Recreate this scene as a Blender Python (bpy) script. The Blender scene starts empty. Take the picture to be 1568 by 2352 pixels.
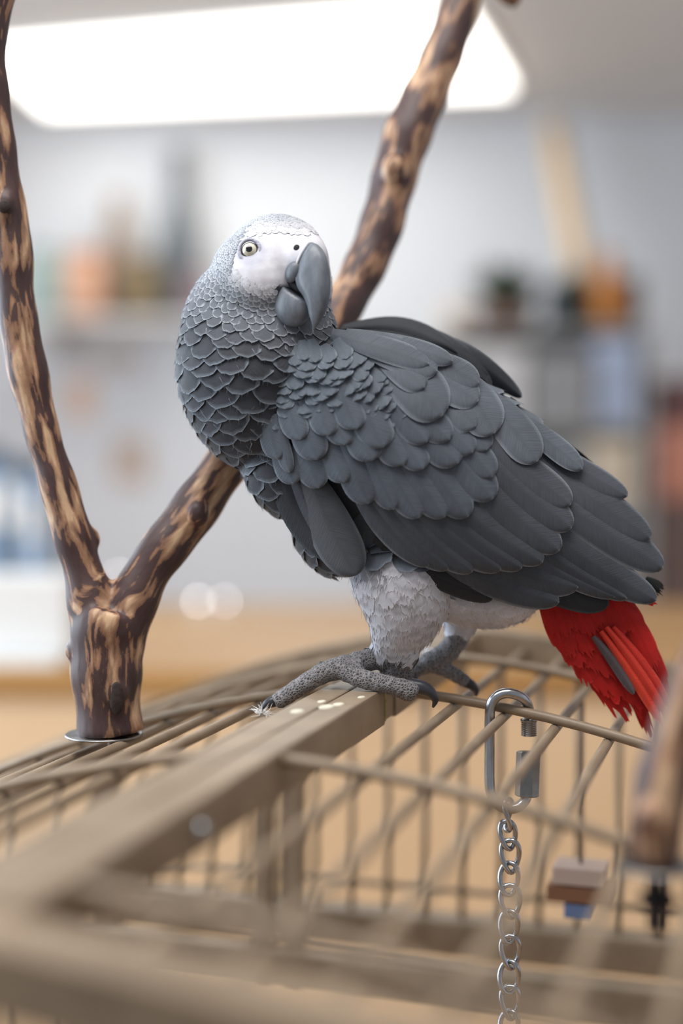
import bpy, bmesh, math, random
import numpy as np
from mathutils import Vector, Matrix
from mathutils.bvhtree import BVHTree

random.seed(7)
rng = np.random.default_rng(7)
scene = bpy.context.scene
C = scene.collection

# ------------------------------------------------------------------ camera
FPX = 50.0 / 36.0 * 2352.0            # focal length in pixels of the 1568x2352 frame
CAM = np.array([0.0, 0.0, 1.25])
PITCH = math.radians(2.47)            # looking slightly down
DB = 0.726                            # distance of the perch joint under the bird
cam_data = bpy.data.cameras.new('camera')
cam = bpy.data.objects.new('camera', cam_data)
C.objects.link(cam)
cam.location = CAM
cam.rotation_euler = (math.radians(90) - PITCH, 0, 0)
cam_data.sensor_fit = 'VERTICAL'
cam_data.sensor_height = 36
cam_data.lens = 50
cam_data.clip_start = 0.02
cam_data.dof.use_dof = True
cam_data.dof.focus_distance = 0.712
cam_data.dof.aperture_fstop = 1.9
scene.camera = cam

# ------------------------------------------------------------------ world, lights, exposure
scene.view_settings.view_transform = 'Standard'
scene.view_settings.look = 'None'
scene.view_settings.gamma = 1
scene.view_settings.exposure = 0.15
world = bpy.data.worlds.new('world')
scene.world = world
world.use_nodes = True
world.node_tree.nodes['Background'].inputs[0].default_value = (0.86, 0.93, 1.0, 1)
world.node_tree.nodes['Background'].inputs[1].default_value = 0.34

def area(name, loc, rot, sx, sy, power, col):
    l = bpy.data.lights.new(name, 'AREA')
    l.shape = 'RECTANGLE'; l.size = sx; l.size_y = sy; l.energy = power; l.color = col
    o = bpy.data.objects.new(name, l); C.objects.link(o)
    o.location = loc; o.rotation_euler = rot
    return o
# daylight in the opening of the left wall's window, and the ceiling fitting overhead on the camera's side
area('window_left_offscreen', (-2.195, 1.9, 1.65), (0, math.radians(-90), 0), 1.5, 3.5, 110, (0.74, 0.87, 1.0))
area('ceiling_front_offscreen', (-0.30, 0.30, 2.59), (0, 0, 0), 1.5, 0.8, 32, (1.0, 0.97, 0.94))

# ------------------------------------------------------------------ helpers
FW = np.array([0, math.cos(PITCH), -math.sin(PITCH)])
UP = np.array([0, math.sin(PITCH), math.cos(PITCH)])
RT = np.array([1.0, 0, 0])

def PT(px, py, depth):
    """point seen at photo pixel (px,py) at a real distance from the lens plane (metres)"""
    px = np.asarray(px, float); py = np.asarray(py, float); depth = np.asarray(depth, float)
    x = (px - 784) / FPX * depth; z = -(py - 1176) / FPX * depth
    return CAM + x[..., None] * RT + depth[..., None] * FW + z[..., None] * UP

W0 = 40.0
PXM = FPX / DB                         # pixels per metre at the bird
def B(u, v, w):                        # bird space: pixels, pixels, depth offset in the same unit
    return PT(u, v, DB + (np.asarray(w, float) + W0) / PXM)
def Binv(p):
    d = np.asarray(p) - CAM
    dep = d @ FW
    return (d @ RT) / dep * FPX + 784, -(d @ UP) / dep * FPX + 1176, (dep - DB) * PXM - W0

def lin(r, g, b):
    f = lambda c: ((c / 255 + 0.055) / 1.055) ** 2.4 if c > 10 else c / 255 / 12.92
    return np.array([f(r), f(g), f(b)])

def wloc(o):
    l = np.zeros(3)
    while o is not None:
        l += np.array(o.location); o = o.parent
    return l

def mesh_obj(name, verts, faces, mat, parent=None, smooth=True, col=None, uv=None, bark=None):
    verts = np.asarray(verts, float)
    base = wloc(parent) if parent is not None else np.zeros(3)
    loc = np.zeros(3)
    if parent is None:
        loc = np.array([(verts[:, 0].min() + verts[:, 0].max()) / 2, (verts[:, 1].min() + verts[:, 1].max()) / 2, verts[:, 2].min()])
    me = bpy.data.meshes.new(name)
    me.from_pydata((verts - base - loc).tolist(), [], [tuple(f) for f in faces])
    if smooth:
        me.polygons.foreach_set('use_smooth', [True] * len(me.polygons))
    if col is not None:
        a = me.color_attributes.new('Col', 'FLOAT_COLOR', 'POINT')
        c4 = np.ones((len(verts), 4)); c4[:, :3] = col
        a.data.foreach_set('color', c4.ravel())
    if bark is not None:
        a = me.attributes.new('bark', 'FLOAT_VECTOR', 'POINT')
        a.data.foreach_set('vector', np.asarray(bark, float).ravel())
    if uv is not None:
        ul = me.uv_layers.new(name='UVMap')
        li = np.zeros(len(me.loops), dtype=np.int32); me.loops.foreach_get('vertex_index', li)
        ul.data.foreach_set('uv', np.asarray(uv)[li].astype(np.float32).ravel())
    if mat is not None:
        me.materials.append(mat)
    me.update()
    o = bpy.data.objects.new(name, me)
    C.objects.link(o)
    o.location = loc
    if parent is not None:
        o.parent = parent
    return o

def tag(o, label, cat, group=None):
    o['label'] = label; o['category'] = cat
    if group: o['group'] = group
    return o

def root(name, loc, label, cat, group=None):
    o = bpy.data.objects.new(name, None); C.objects.link(o)
    o.empty_display_size = 0.02
    o.location = [float(c) for c in loc]
    return tag(o, label, cat, group)

def struct(o):
    o['kind'] = 'structure'
    return o

class MB:
    """collects geometry for one mesh"""
    def __init__(s): s.v = []; s.f = []
    def add(s, v, f):
        n = len(s.v)
        s.v += [tuple(map(float, p)) for p in v]
        s.f += [tuple(i + n for i in q) for q in f]
        return s
    def box(s, o, ax, ay, az):
        """corner o and three edge vectors, slightly chamfered"""
        o, ax, ay, az = map(lambda a: np.asarray(a, float), (o, ax, ay, az))
        c = o + (ax + ay + az) / 2
        L = [np.linalg.norm(a) for a in (ax, ay, az)]
        n = [a / l for a, l in zip((ax, ay, az), L)]
        b = min(L) * 0.08
        bm = bmesh.new()
        bmesh.ops.create_cube(bm, size=1)
        for v in bm.verts: v.co = Vector((v.co.x * L[0], v.co.y * L[1], v.co.z * L[2]))
        bmesh.ops.bevel(bm, geom=list(bm.edges), offset=b, segments=2, affect='EDGES', profile=0.6)
        vs = [c + v.co.x * n[0] + v.co.y * n[1] + v.co.z * n[2] for v in bm.verts]
        fs = [[v.index for v in f.verts] for f in bm.faces]
        bm.free()
        return s.add(vs, fs)
    def tube(s, pts, rad, seg=10, cap=True, closed=False):
        pts = np.asarray(pts, float); n = len(pts)
        rad = np.broadcast_to(np.asarray(rad, float), (n,))
        if closed:
            tan = np.roll(pts, -1, 0) - np.roll(pts, 1, 0)
        else:
            tan = np.gradient(pts, axis=0)
        tan /= np.linalg.norm(tan, axis=1)[:, None] + 1e-12
        ref = np.array([0, 0, 1.0]) if abs(tan[0][2]) < 0.9 else np.array([1.0, 0, 0])
        nrm = np.cross(tan[0], ref); nrm /= np.linalg.norm(nrm)
        vs = []
        for i in range(n):
            nrm = nrm - tan[i] * (nrm @ tan[i]); nrm /= np.linalg.norm(nrm)
            bn = np.cross(tan[i], nrm)
            for k in range(seg):
                a = 2 * math.pi * k / seg
                vs.append(pts[i] + rad[i] * (math.cos(a) * nrm + math.sin(a) * bn))
        fs = []
        m = n if closed else n - 1
        for i in range(m):
            j = (i + 1) % n
            for k in range(seg):
                l = (k + 1) % seg
                fs.append((i * seg + k, i * seg + l, j * seg + l, j * seg + k))
        if cap and not closed:
            fs.append(tuple(range(seg))[::-1]); fs.append(tuple((n - 1) * seg + k for k in range(seg)))
        return s.add(vs, fs)
    def lathe(s, o, prof, seg=20, axis=(0, 0, 1), phase=0.0):
        """profile [(r,h)] turned about an axis through o"""
        o = np.asarray(o, float); ax = np.asarray(axis, float); ax /= np.linalg.norm(ax)
        ref = np.array([1.0, 0, 0]) if abs(ax[0]) < 0.8 else np.array([0, 1.0, 0])
        e1 = np.cross(ax, ref); e1 /= np.linalg.norm(e1); e2 = np.cross(ax, e1)
        vs = []
        for r, h in prof:
            for k in range(seg):
                a = 2 * math.pi * k / seg + phase
                vs.append(o + ax * h + max(r, 1e-5) * (math.cos(a) * e1 + math.sin(a) * e2))
        fs = []
        for i in range(len(prof) - 1):
            for k in range(seg):
                l = (k + 1) % seg
                fs.append((i * seg + k, i * seg + l, (i + 1) * seg + l, (i + 1) * seg + k))
        fs.append(tuple(range(seg))[::-1]); fs.append(tuple((len(prof) - 1) * seg + k for k in range(seg)))
        return s.add(vs, fs)
    def ell(s, c, ax, ay, az, nu=20, nv=12):
        c, ax, ay, az = map(lambda a: np.asarray(a, float), (c, ax, ay, az))
        vs = []
        for i in range(nv + 1):
            t = math.pi * i / nv
            for k in range(nu):
                p = 2 * math.pi * k / nu
                vs.append(c + ax * math.sin(t) * math.cos(p) + ay * math.sin(t) * math.sin(p) + az * math.cos(t))
        fs = []
        for i in range(nv):
            for k in range(nu):
                l = (k + 1) % nu
                fs.append((i * nu + k, (i + 1) * nu + k, (i + 1) * nu + l, i * nu + l))
        return s.add(vs, fs)
    def build(s, name, mat, parent=None, smooth=True, **k):
        return mesh_obj(name, s.v, s.f, mat, parent, smooth, **k)

# ------------------------------------------------------------------ materials
def mat_new(name):
    m = bpy.data.materials.new(name); m.use_nodes = True
    nt = m.node_tree
    return m, nt, nt.nodes['Principled BSDF']
def node(nt, t, **k):
    n = nt.nodes.new(t)
    for a, b in k.items():
        if a.startswith('_'): n.inputs[a[1:].replace('_', ' ')].default_value = b
        else: setattr(n, a, b)
    return n
def rgba(c): return (float(c[0]), float(c[1]), float(c[2]), 1.0)

def plain(name, c, rough=0.6, metal=0.0, var=0.12, scale=8.0, bump=0.0, bscale=60.0, spec=0.5, coat=0.0):
    m, nt, p = mat_new(name)
    p.inputs['Roughness'].default_value = rough; p.inputs['Metallic'].default_value = metal
    p.inputs['Specular IOR Level'].default_value = spec
    p.inputs['Coat Weight'].default_value = coat
    tc = node(nt, 'ShaderNodeTexCoord')
    n = node(nt, 'ShaderNodeTexNoise', _Scale=scale, _Detail=4.0)
    nt.links.new(tc.outputs['Object'], n.inputs['Vector'])
    r = node(nt, 'ShaderNodeValToRGB')
    r.color_ramp.elements[0].position = 0.3; r.color_ramp.elements[1].position = 0.7
    c = np.asarray(c)
    r.color_ramp.elements[0].color = rgba(c * (1 - var)); r.color_ramp.elements[1].color = rgba(np.minimum(c * (1 + var), 1))
    nt.links.new(n.outputs['Fac'], r.inputs['Fac']); nt.links.new(r.outputs['Color'], p.inputs['Base Color'])
    if bump:
        n2 = node(nt, 'ShaderNodeTexNoise', _Scale=bscale, _Detail=3.0)
        nt.links.new(tc.outputs['Object'], n2.inputs['Vector'])
        b = node(nt, 'ShaderNodeBump', _Strength=bump, _Distance=0.002)
        nt.links.new(n2.outputs['Fac'], b.inputs['Height']); nt.links.new(b.outputs['Normal'], p.inputs['Normal'])
    return m

def emit(name, c, strength):
    m, nt, p = mat_new(name)
    p.inputs['Base Color'].default_value = rgba(c)
    p.inputs['Emission Color'].default_value = rgba(c)
    p.inputs['Emission Strength'].default_value = strength
    tc = node(nt, 'ShaderNodeTexCoord'); n = node(nt, 'ShaderNodeTexNoise', _Scale=3.0)
    nt.links.new(tc.outputs['Object'], n.inputs['Vector'])
    mr = node(nt, 'ShaderNodeMapRange', _To_Min=0.3, _To_Max=0.4)
    nt.links.new(n.outputs['Fac'], mr.inputs['Value']); nt.links.new(mr.outputs['Result'], p.inputs['Roughness'])
    return m

def feather_mat(name, rough=0.62, sheen=0.12, streak=0.22, bump=0.5):
    m, nt, p = mat_new(name)
    p.inputs['Roughness'].default_value = rough
    p.inputs['Specular IOR Level'].default_value = 0.25
    p.inputs['Sheen Weight'].default_value = sheen
    p.inputs['Sheen Roughness'].default_value = 0.5
    at = node(nt, 'ShaderNodeAttribute', attribute_name='Col')
    uv = node(nt, 'ShaderNodeUVMap')
    sp = node(nt, 'ShaderNodeSeparateXYZ'); nt.links.new(uv.outputs['UV'], sp.inputs[0])
    ab = node(nt, 'ShaderNodeMath', operation='ABSOLUTE'); nt.links.new(sp.outputs['X'], ab.inputs[0])
    mu = node(nt, 'ShaderNodeMath', operation='MULTIPLY_ADD'); nt.links.new(ab.outputs[0], mu.inputs[0])
    mu.inputs[1].default_value = -0.85; nt.links.new(sp.outputs['Y'], mu.inputs[2])
    cb = node(nt, 'ShaderNodeCombineXYZ'); nt.links.new(mu.outputs[0], cb.inputs['X'])
    sc = node(nt, 'ShaderNodeMath', operation='MULTIPLY'); nt.links.new(sp.outputs['X'], sc.inputs[0]); sc.inputs[1].default_value = 0.06
    nt.links.new(sc.outputs[0], cb.inputs['Y'])
    n = node(nt, 'ShaderNodeTexNoise', _Scale=38.0, _Detail=3.0, _Roughness=0.7); nt.links.new(cb.outputs[0], n.inputs['Vector'])
    mr = node(nt, 'ShaderNodeMapRange', _From_Min=0.25, _From_Max=0.75, _To_Min=1 - streak, _To_Max=1 + streak)
    nt.links.new(n.outputs['Fac'], mr.inputs['Value'])
    tc = node(nt, 'ShaderNodeTexCoord')
    n3 = node(nt, 'ShaderNodeTexNoise', _Scale=45.0, _Detail=3.0); nt.links.new(tc.outputs['Object'], n3.inputs['Vector'])
    mr3 = node(nt, 'ShaderNodeMapRange', _From_Min=0.3, _From_Max=0.7, _To_Min=0.86, _To_Max=1.14); nt.links.new(n3.outputs['Fac'], mr3.inputs['Value'])
    m2 = node(nt, 'ShaderNodeMath', operation='MULTIPLY'); nt.links.new(mr.outputs['Result'], m2.inputs[0]); nt.links.new(mr3.outputs['Result'], m2.inputs[1])
    vm = node(nt, 'ShaderNodeVectorMath', operation='SCALE'); nt.links.new(at.outputs['Color'], vm.inputs[0]); nt.links.new(m2.outputs[0], vm.inputs['Scale'])
    nt.links.new(vm.outputs[0], p.inputs['Base Color'])
    b = node(nt, 'ShaderNodeBump', _Strength=bump, _Distance=0.0004)
    nt.links.new(n.outputs['Fac'], b.inputs['Height']); nt.links.new(b.outputs['Normal'], p.inputs['Normal'])
    return m

def body_mat():
    m, nt, p = mat_new('parrot_skin')
    p.inputs['Roughness'].default_value = 0.62; p.inputs['Specular IOR Level'].default_value = 0.3
    at = node(nt, 'ShaderNodeAttribute', attribute_name='Col')
    fm = node(nt, 'ShaderNodeAttribute', attribute_name='foot')
    tc = node(nt, 'ShaderNodeTexCoord')
    vo = node(nt, 'ShaderNodeTexVoronoi', feature='DISTANCE_TO_EDGE', _Scale=720.0)
    nz = node(nt, 'ShaderNodeTexNoise', _Scale=160.0); nt.links.new(tc.outputs['Object'], nz.inputs['Vector'])
    mx = node(nt, 'ShaderNodeMix', data_type='RGBA', blend_type='LINEAR_LIGHT'); mx.inputs['Factor'].default_value = 0.0005
    nt.links.new(tc.outputs['Object'], mx.inputs['A']); nt.links.new(nz.outputs['Color'], mx.inputs['B'])
    nt.links.new(mx.outputs['Result'], vo.inputs['Vector'])
    mr = node(nt, 'ShaderNodeMapRange', _From_Min=0.02, _From_Max=0.22, _To_Min=1.9, _To_Max=0.72)
    nt.links.new(vo.outputs['Distance'], mr.inputs['Value'])
    l = node(nt, 'ShaderNodeMix', data_type='FLOAT'); l.inputs['A'].default_value = 1.0
    nt.links.new(fm.outputs['Fac'], l.inputs['Factor']); nt.links.new(mr.outputs['Result'], l.inputs['B'])
    n3 = node(nt, 'ShaderNodeTexNoise', _Scale=230.0, _Detail=4.0); nt.links.new(tc.outputs['Object'], n3.inputs['Vector'])
    mr3 = node(nt, 'ShaderNodeMapRange', _From_Min=0.3, _From_Max=0.7, _To_Min=0.92, _To_Max=1.06); nt.links.new(n3.outputs['Fac'], mr3.inputs['Value'])
    m2 = node(nt, 'ShaderNodeMath', operation='MULTIPLY'); nt.links.new(l.outputs['Result'], m2.inputs[0]); nt.links.new(mr3.outputs['Result'], m2.inputs[1])
    vm = node(nt, 'ShaderNodeVectorMath', operation='SCALE'); nt.links.new(at.outputs['Color'], vm.inputs[0]); nt.links.new(m2.outputs[0], vm.inputs['Scale'])
    nt.links.new(vm.outputs[0], p.inputs['Base Color'])
    hm = node(nt, 'ShaderNodeMath', operation='MULTIPLY'); nt.links.new(vo.outputs['Distance'], hm.inputs[0]); nt.links.new(fm.outputs['Fac'], hm.inputs[1])
    ha = node(nt, 'ShaderNodeMath', operation='MULTIPLY_ADD'); nt.links.new(n3.outputs['Fac'], ha.inputs[0]); ha.inputs[1].default_value = 0.06
    nt.links.new(hm.outputs[0], ha.inputs[2])
    b = node(nt, 'ShaderNodeBump', _Strength=0.9, _Distance=0.0016)
    nt.links.new(ha.outputs[0], b.inputs['Height']); nt.links.new(b.outputs['Normal'], p.inputs['Normal'])
    return m

def beak_mat(name, c0, c1, rough=0.42):
    m, nt, p = mat_new(name)
    p.inputs['Roughness'].default_value = rough
    tc = node(nt, 'ShaderNodeTexCoord'); mp = node(nt, 'ShaderNodeMapping'); mp.inputs['Scale'].default_value = (150, 150, 45)
    nt.links.new(tc.outputs['Object'], mp.inputs['Vector'])
    n = node(nt, 'ShaderNodeTexNoise', _Scale=1.0, _Detail=6.0, _Roughness=0.65); nt.links.new(mp.outputs[0], n.inputs['Vector'])
    r = node(nt, 'ShaderNodeValToRGB'); r.color_ramp.elements[0].position = 0.32; r.color_ramp.elements[1].position = 0.72
    r.color_ramp.elements[0].color = rgba(c0); r.color_ramp.elements[1].color = rgba(c1)
    nt.links.new(n.outputs['Fac'], r.inputs['Fac']); nt.links.new(r.outputs['Color'], p.inputs['Base Color'])
    b = node(nt, 'ShaderNodeBump', _Strength=0.15, _Distance=0.0006); nt.links.new(n.outputs['Fac'], b.inputs['Height']); nt.links.new(b.outputs['Normal'], p.inputs['Normal'])
    return m

def bark_mat():
    m, nt, p = mat_new('manzanita_wood')
    p.inputs['Roughness'].default_value = 0.5; p.inputs['Specular IOR Level'].default_value = 0.4
    at = node(nt, 'ShaderNodeAttribute', attribute_name='bark')
    def noise(sc, det, rg=0.6):
        mp = node(nt, 'ShaderNodeMapping'); mp.inputs['Scale'].default_value = sc
        nt.links.new(at.outputs['Vector'], mp.inputs['Vector'])
        n = node(nt, 'ShaderNodeTexNoise', _Scale=1.0, _Detail=det, _Roughness=rg, _Distortion=0.35)
        nt.links.new(mp.outputs[0], n.inputs['Vector']); return n
    a = noise((120, 120, 26), 2.0); f = noise((700, 700, 220), 4.0, 0.75); g = noise((260, 260, 70), 3.0)
    ad = node(nt, 'ShaderNodeMath', operation='MULTIPLY_ADD'); nt.links.new(f.outputs['Fac'], ad.inputs[0]); ad.inputs[1].default_value = 0.15
    nt.links.new(a.outputs['Fac'], ad.inputs[2])
    r = node(nt, 'ShaderNodeValToRGB'); e = r.color_ramp.elements
    e[0].position = 0.0; e[0].color = rgba(lin(56, 42, 46))
    e[1].position = 0.568; e[1].color = rgba(lin(72, 52, 50))
    for pos, c in ((0.588, lin(128, 94, 72)), (0.65, lin(158, 122, 96)), (0.72, lin(196, 164, 132))):
        q = e.new(pos); q.color = rgba(c)
    nt.links.new(ad.outputs[0], r.inputs['Fac'])
    mr = node(nt, 'ShaderNodeMapRange', _From_Min=0.3, _From_Max=0.7, _To_Min=0.75, _To_Max=1.2); nt.links.new(g.outputs['Fac'], mr.inputs['Value'])
    vm = node(nt, 'ShaderNodeVectorMath', operation='SCALE'); nt.links.new(r.outputs['Color'], vm.inputs[0]); nt.links.new(mr.outputs['Result'], vm.inputs['Scale'])
    nt.links.new(vm.outputs[0], p.inputs['Base Color'])
    b = node(nt, 'ShaderNodeBump', _Strength=0.35, _Distance=0.0012); nt.links.new(ad.outputs[0], b.inputs['Height']); nt.links.new(b.outputs['Normal'], p.inputs['Normal'])
    return m

def cage_mat():
    m, nt, p = mat_new('cage_powder_coat')
    p.inputs['Roughness'].default_value = 0.42; p.inputs['Specular IOR Level'].default_value = 0.45
    tc = node(nt, 'ShaderNodeTexCoord')
    n = node(nt, 'ShaderNodeTexNoise', _Scale=38.0, _Detail=6.0); nt.links.new(tc.outputs['Object'], n.inputs['Vector'])
    r = node(nt, 'ShaderNodeValToRGB'); e = r.color_ramp.elements
    e[0].position = 0.2; e[0].color = rgba(lin(112, 97, 80)); e[1].position = 0.6; e[1].color = rgba(lin(140, 123, 103))
    q = e.new(0.735); q.color = rgba(lin(148, 131, 110)); q = e.new(0.765); q.color = rgba(lin(205, 198, 178))
    nt.links.new(n.outputs['Fac'], r.inputs['Fac']); nt.links.new(r.outputs['Color'], p.inputs['Base Color'])
    n2 = node(nt, 'ShaderNodeTexNoise', _Scale=420.0, _Detail=2.0); nt.links.new(tc.outputs['Object'], n2.inputs['Vector'])
    b = node(nt, 'ShaderNodeBump', _Strength=0.12, _Distance=0.0008); nt.links.new(n2.outputs['Fac'], b.inputs['Height']); nt.links.new(b.outputs['Normal'], p.inputs['Normal'])
    return m

def wood_mat(name, c0, c1, scale=(3, 3, 30), rough=0.5):
    m, nt, p = mat_new(name)
    p.inputs['Roughness'].default_value = rough
    tc = node(nt, 'ShaderNodeTexCoord'); mp = node(nt, 'ShaderNodeMapping'); mp.inputs['Scale'].default_value = scale
    nt.links.new(tc.outputs['Object'], mp.inputs['Vector'])
    n = node(nt, 'ShaderNodeTexNoise', _Scale=1.0, _Detail=5.0, _Distortion=0.6); nt.links.new(mp.outputs[0], n.inputs['Vector'])
    r = node(nt, 'ShaderNodeValToRGB'); r.color_ramp.elements[0].position = 0.3; r.color_ramp.elements[1].position = 0.7
    r.color_ramp.elements[0].color = rgba(c0); r.color_ramp.elements[1].color = rgba(c1)
    nt.links.new(n.outputs['Fac'], r.inputs['Fac']); nt.links.new(r.outputs['Color'], p.inputs['Base Color'])
    return m

M_feather = feather_mat('grey_feather')
M_down = feather_mat('pale_down_feather', rough=0.75, sheen=0.2, streak=0.10, bump=0.35)
M_red = feather_mat('red_feather', rough=0.6, sheen=0.08, streak=0.28, bump=0.5)
M_body = body_mat()
M_beak = beak_mat('beak_horn', lin(80, 86, 95), lin(124, 131, 140))
M_claw = beak_mat('claw_horn', lin(30, 31, 36), lin(66, 68, 76), 0.35)
M_black = plain('pupil_black', (0.004, 0.004, 0.005), rough=0.12, coat=0.6)
M_nostril = plain('nostril_dark', lin(30, 28, 34), rough=0.8)
M_iris = plain('iris_pale', lin(214, 210, 190), rough=0.2, coat=0.8, var=0.08, scale=300)
M_lid = plain('eye_rim_dark', lin(58, 48, 48), rough=0.5)
M_lidskin = plain('eyelid_skin', lin(176, 178, 194), rough=0.6, var=0.2, scale=500, bump=0.3, bscale=900)
M_cere = plain('cere_skin', lin(196, 198, 206), rough=0.65, var=0.12, scale=300)
M_bark = bark_mat()
M_cage = cage_mat()
M_steel = plain('zinc_steel', lin(178, 182, 188), rough=0.22, metal=1.0, var=0.1, scale=160)
M_steel2 = plain('zinc_nut_steel', lin(150, 150, 150), rough=0.27, metal=1.0, var=0.2, scale=200)
M_bolt = plain('dark_threaded_steel', lin(96, 84, 74), rough=0.5, metal=0.8)
M_wall = plain('painted_wall', lin(224, 226, 230), rough=0.9, var=0.02, scale=2)
M_ceil = plain('painted_ceiling', lin(226, 221, 216), rough=0.95, var=0.02, scale=2)
M_floor = wood_mat('floor_boards', lin(150, 112, 76), lin(178, 138, 98), (2, 12, 2))
M_table = wood_mat('pale_birch', lin(226, 192, 152), lin(234, 204, 166), (2, 25, 2), 0.45)
M_tabletop = wood_mat('honey_tabletop', lin(172, 126, 70), lin(186, 142, 84), (2, 25, 2), 0.4)
M_white = plain('white_enamel', lin(228, 228, 226), rough=0.5, var=0.02)
M_panel = emit('ceiling_diffuser', (1.0, 0.97, 0.91), 3.8)
M_bulb = emit('glow_bead_emission', (1.0, 0.95, 0.92), 13.0)  # glow of the beads added as blurred bright spots

# ------------------------------------------------------------------ the room
def slab(name, lo, hi, mat):
    lo = np.array(lo, float); hi = np.array(hi, float); d = hi - lo
    return struct(MB().box(lo, (d[0], 0, 0), (0, d[1], 0), (0, 0, d[2])).build(name, mat, smooth=False))
YB = 5.8
slab('floor', (-2.3, -1.6, -0.06), (2.9, YB + 0.1, 0), M_floor)
slab('ceiling', (-2.3, -1.6, 2.60), (2.9, YB + 0.1, 2.66), M_ceil)
slab('wall_back', (-2.3, YB, 0), (2.9, YB + 0.1, 2.6), M_wall)
slab('wall_right', (2.8, -1.6, 0), (2.9, YB, 2.6), M_wall)
# left wall around the tall window opening
wl = MB()
wl.box((-2.3, -1.6, 0), (0.1, 0, 0), (0, YB + 1.6, 0), (0, 0, 0.9))
wl.box((-2.3, -1.6, 2.4), (0.1, 0, 0), (0, YB + 1.6, 0), (0, 0, 0.2))
wl.box((-2.3, 3.7, 0.9), (0.1, 0, 0), (0, YB - 3.7, 0), (0, 0, 1.5))
wl.box((-2.3, -1.6, 0.9), (0.1, 0, 0), (0, 1.7, 0), (0, 0, 1.5))
struct(wl.build('wall_left', M_wall, smooth=False))
wf = MB()
for y in (0.1, 1.27, 2.47, 3.64):
    wf.box((-2.28, y, 0.9), (0.06, 0, 0), (0, 0.06, 0), (0, 0, 1.5))
for z in (0.9, 2.34):
    wf.box((-2.28, 0.1, z), (0.06, 0, 0), (0, 3.6, 0), (0, 0, 0.06))
struct(wf.build('window_1', M_white, smooth=False))
slab('baseboard_back', (-2.2, YB - 0.015, 0), (2.8, YB, 0.1), M_white)

def on_plane_z(px, py, z):
    d = PT(px, py, 1.0) - CAM
    return CAM + d * ((z - CAM[2]) / d[2])

# ceiling light fitting: a skewed rectangular diffuser in a thin frame
zc = 2.60
cn = [on_plane_z(-30, 95, zc), on_plane_z(1062, -2, zc), on_plane_z(1168, 180, zc), on_plane_z(110, 228, zc)]
cl = root('ceiling_light', (sum(cn) / 4) - np.array([0, 0, 0.0]), 'long glowing fluorescent ceiling light with a white diffuser', 'ceiling light')
def quadprism(pts, z0, z1):
    v = [(p[0], p[1], z0) for p in pts] + [(p[0], p[1], z1) for p in pts]
    return v, [(0, 1, 2, 3), (7, 6, 5, 4), (0, 4, 5, 1), (1, 5, 6, 2), (2, 6, 7, 3), (3, 7, 4, 0)]
MB().add(*quadprism(cn, zc - 0.045, zc - 0.012)).build('diffuser', M_panel, cl, smooth=False)
cc = sum(cn) / 4
big = [cc + (p - cc) * 1.025 for p in cn]
MB().add(*quadprism(big, zc - 0.02, zc + 0.002)).build('light_housing', M_white, cl, smooth=False)

# ------------------------------------------------------------------ the cage
Q = PT(885, 1580, DB)                       # right top edge of the ridge tube where it ends under the foot
rdir = np.array([(1790 - 784) / FPX, 1.0, 0]); rdir /= np.linalg.norm(rdir)   # along the ridge, away
Rdir = np.array([rdir[1], -rdir[0], 0])                                          # across, to the right
Zd = np.array([0, 0, 1.0])
def G(x, s, z): return Q + Rdir * x + rdir * s + Zd * z
TW, TH = 0.0155, 0.019
S_FRONT, S_REAR = -0.385, 0.235
def dome(x):
    if x > 0: return -(0.05 * x + 0.85 * x * x)
    if x < -2 * TW:
        q = -(x + 2 * TW); return -(0.135 * q + 0.75 * q * q)
    return 0.0
cage = root('bird_cage', G(0, 0, -1.1) * np.array([1, 1, 0]), 'tan powder-coated wire bird cage with an arched opening top', 'cage')
def bar(name, x0, x1, s0, s1, z0, z1, mat=M_cage):
    return MB().box(G(x0, s0, z0), Rdir * (x1 - x0), rdir * (s1 - s0), Zd * (z1 - z0)).build(name, mat, cage, smooth=False)
# the two halves of the opening top meet along the ridge: two square tubes side by side
bar('ridge_tube', -TW + 0.0004, 0, S_FRONT + 0.02, 0.0, -TH, 0)
bar('ridge_tube', -2 * TW, -TW - 0.0004, S_FRONT + 0.02, 0.004, -TH, 0)
# short coupling set back behind the joint and the ridge running on to the rear arch
bar('ridge_coupling', -TW + 0.002, -0.0015, 0.0006, 0.022, -TH + 0.001, -0.0015)
bar('ridge_tube', -TW + 0.001, -0.0005, 0.0225, S_REAR, -TH, -0.001)
bar('ridge_tube', -2 * TW, -TW - 0.0004, 0.0045, S_REAR, -TH, -0.001)
# front frame, flat tube across the near end
def slope_tube(xa_, xb_):
    vs = []
    for X in (xa_, xb_):
        z = -0.125 * max(X, 0, -(X + 2 * TW))
        for (ds, dz) in ((0, -0.001), (0.02, -0.001), (0.02, -0.021), (0, -0.021)):
            vs.append(G(X, S_FRONT + ds, z + dz))
    return MB().add(vs, [(0, 1, 5, 4), (1, 2, 6, 5), (2, 3, 7, 6), (3, 0, 4, 7), (3, 2, 1, 0), (4, 5, 6, 7)]).build('frame_tube', M_cage, cage, smooth=False)
slope_tube(-0.015, 0.30); slope_tube(-0.30, -0.0155)
RW = 0.0026
XW = [0.0315 + 0.0263 * k for k in range(8)]
XL = [0.0183 + 0.0263 * k for k in range(9)]
xs_all = [x for x in XW] + [-(2 * TW) - x for x in XL]
def wire(pts, r=RW, name='wire', seg=10, mat=M_cage):
    return MB().tube(pts, r, seg).build(name, mat, cage)
for x in xs_all:                                     # bars running along the ridge
    z = dome(x) - 0.009
    n = 14
    pts = [G(x, S_FRONT + 0.01 + (S_REAR - S_FRONT) * i / (n - 1), z) for i in range(n)]
    wire(pts)
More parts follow.
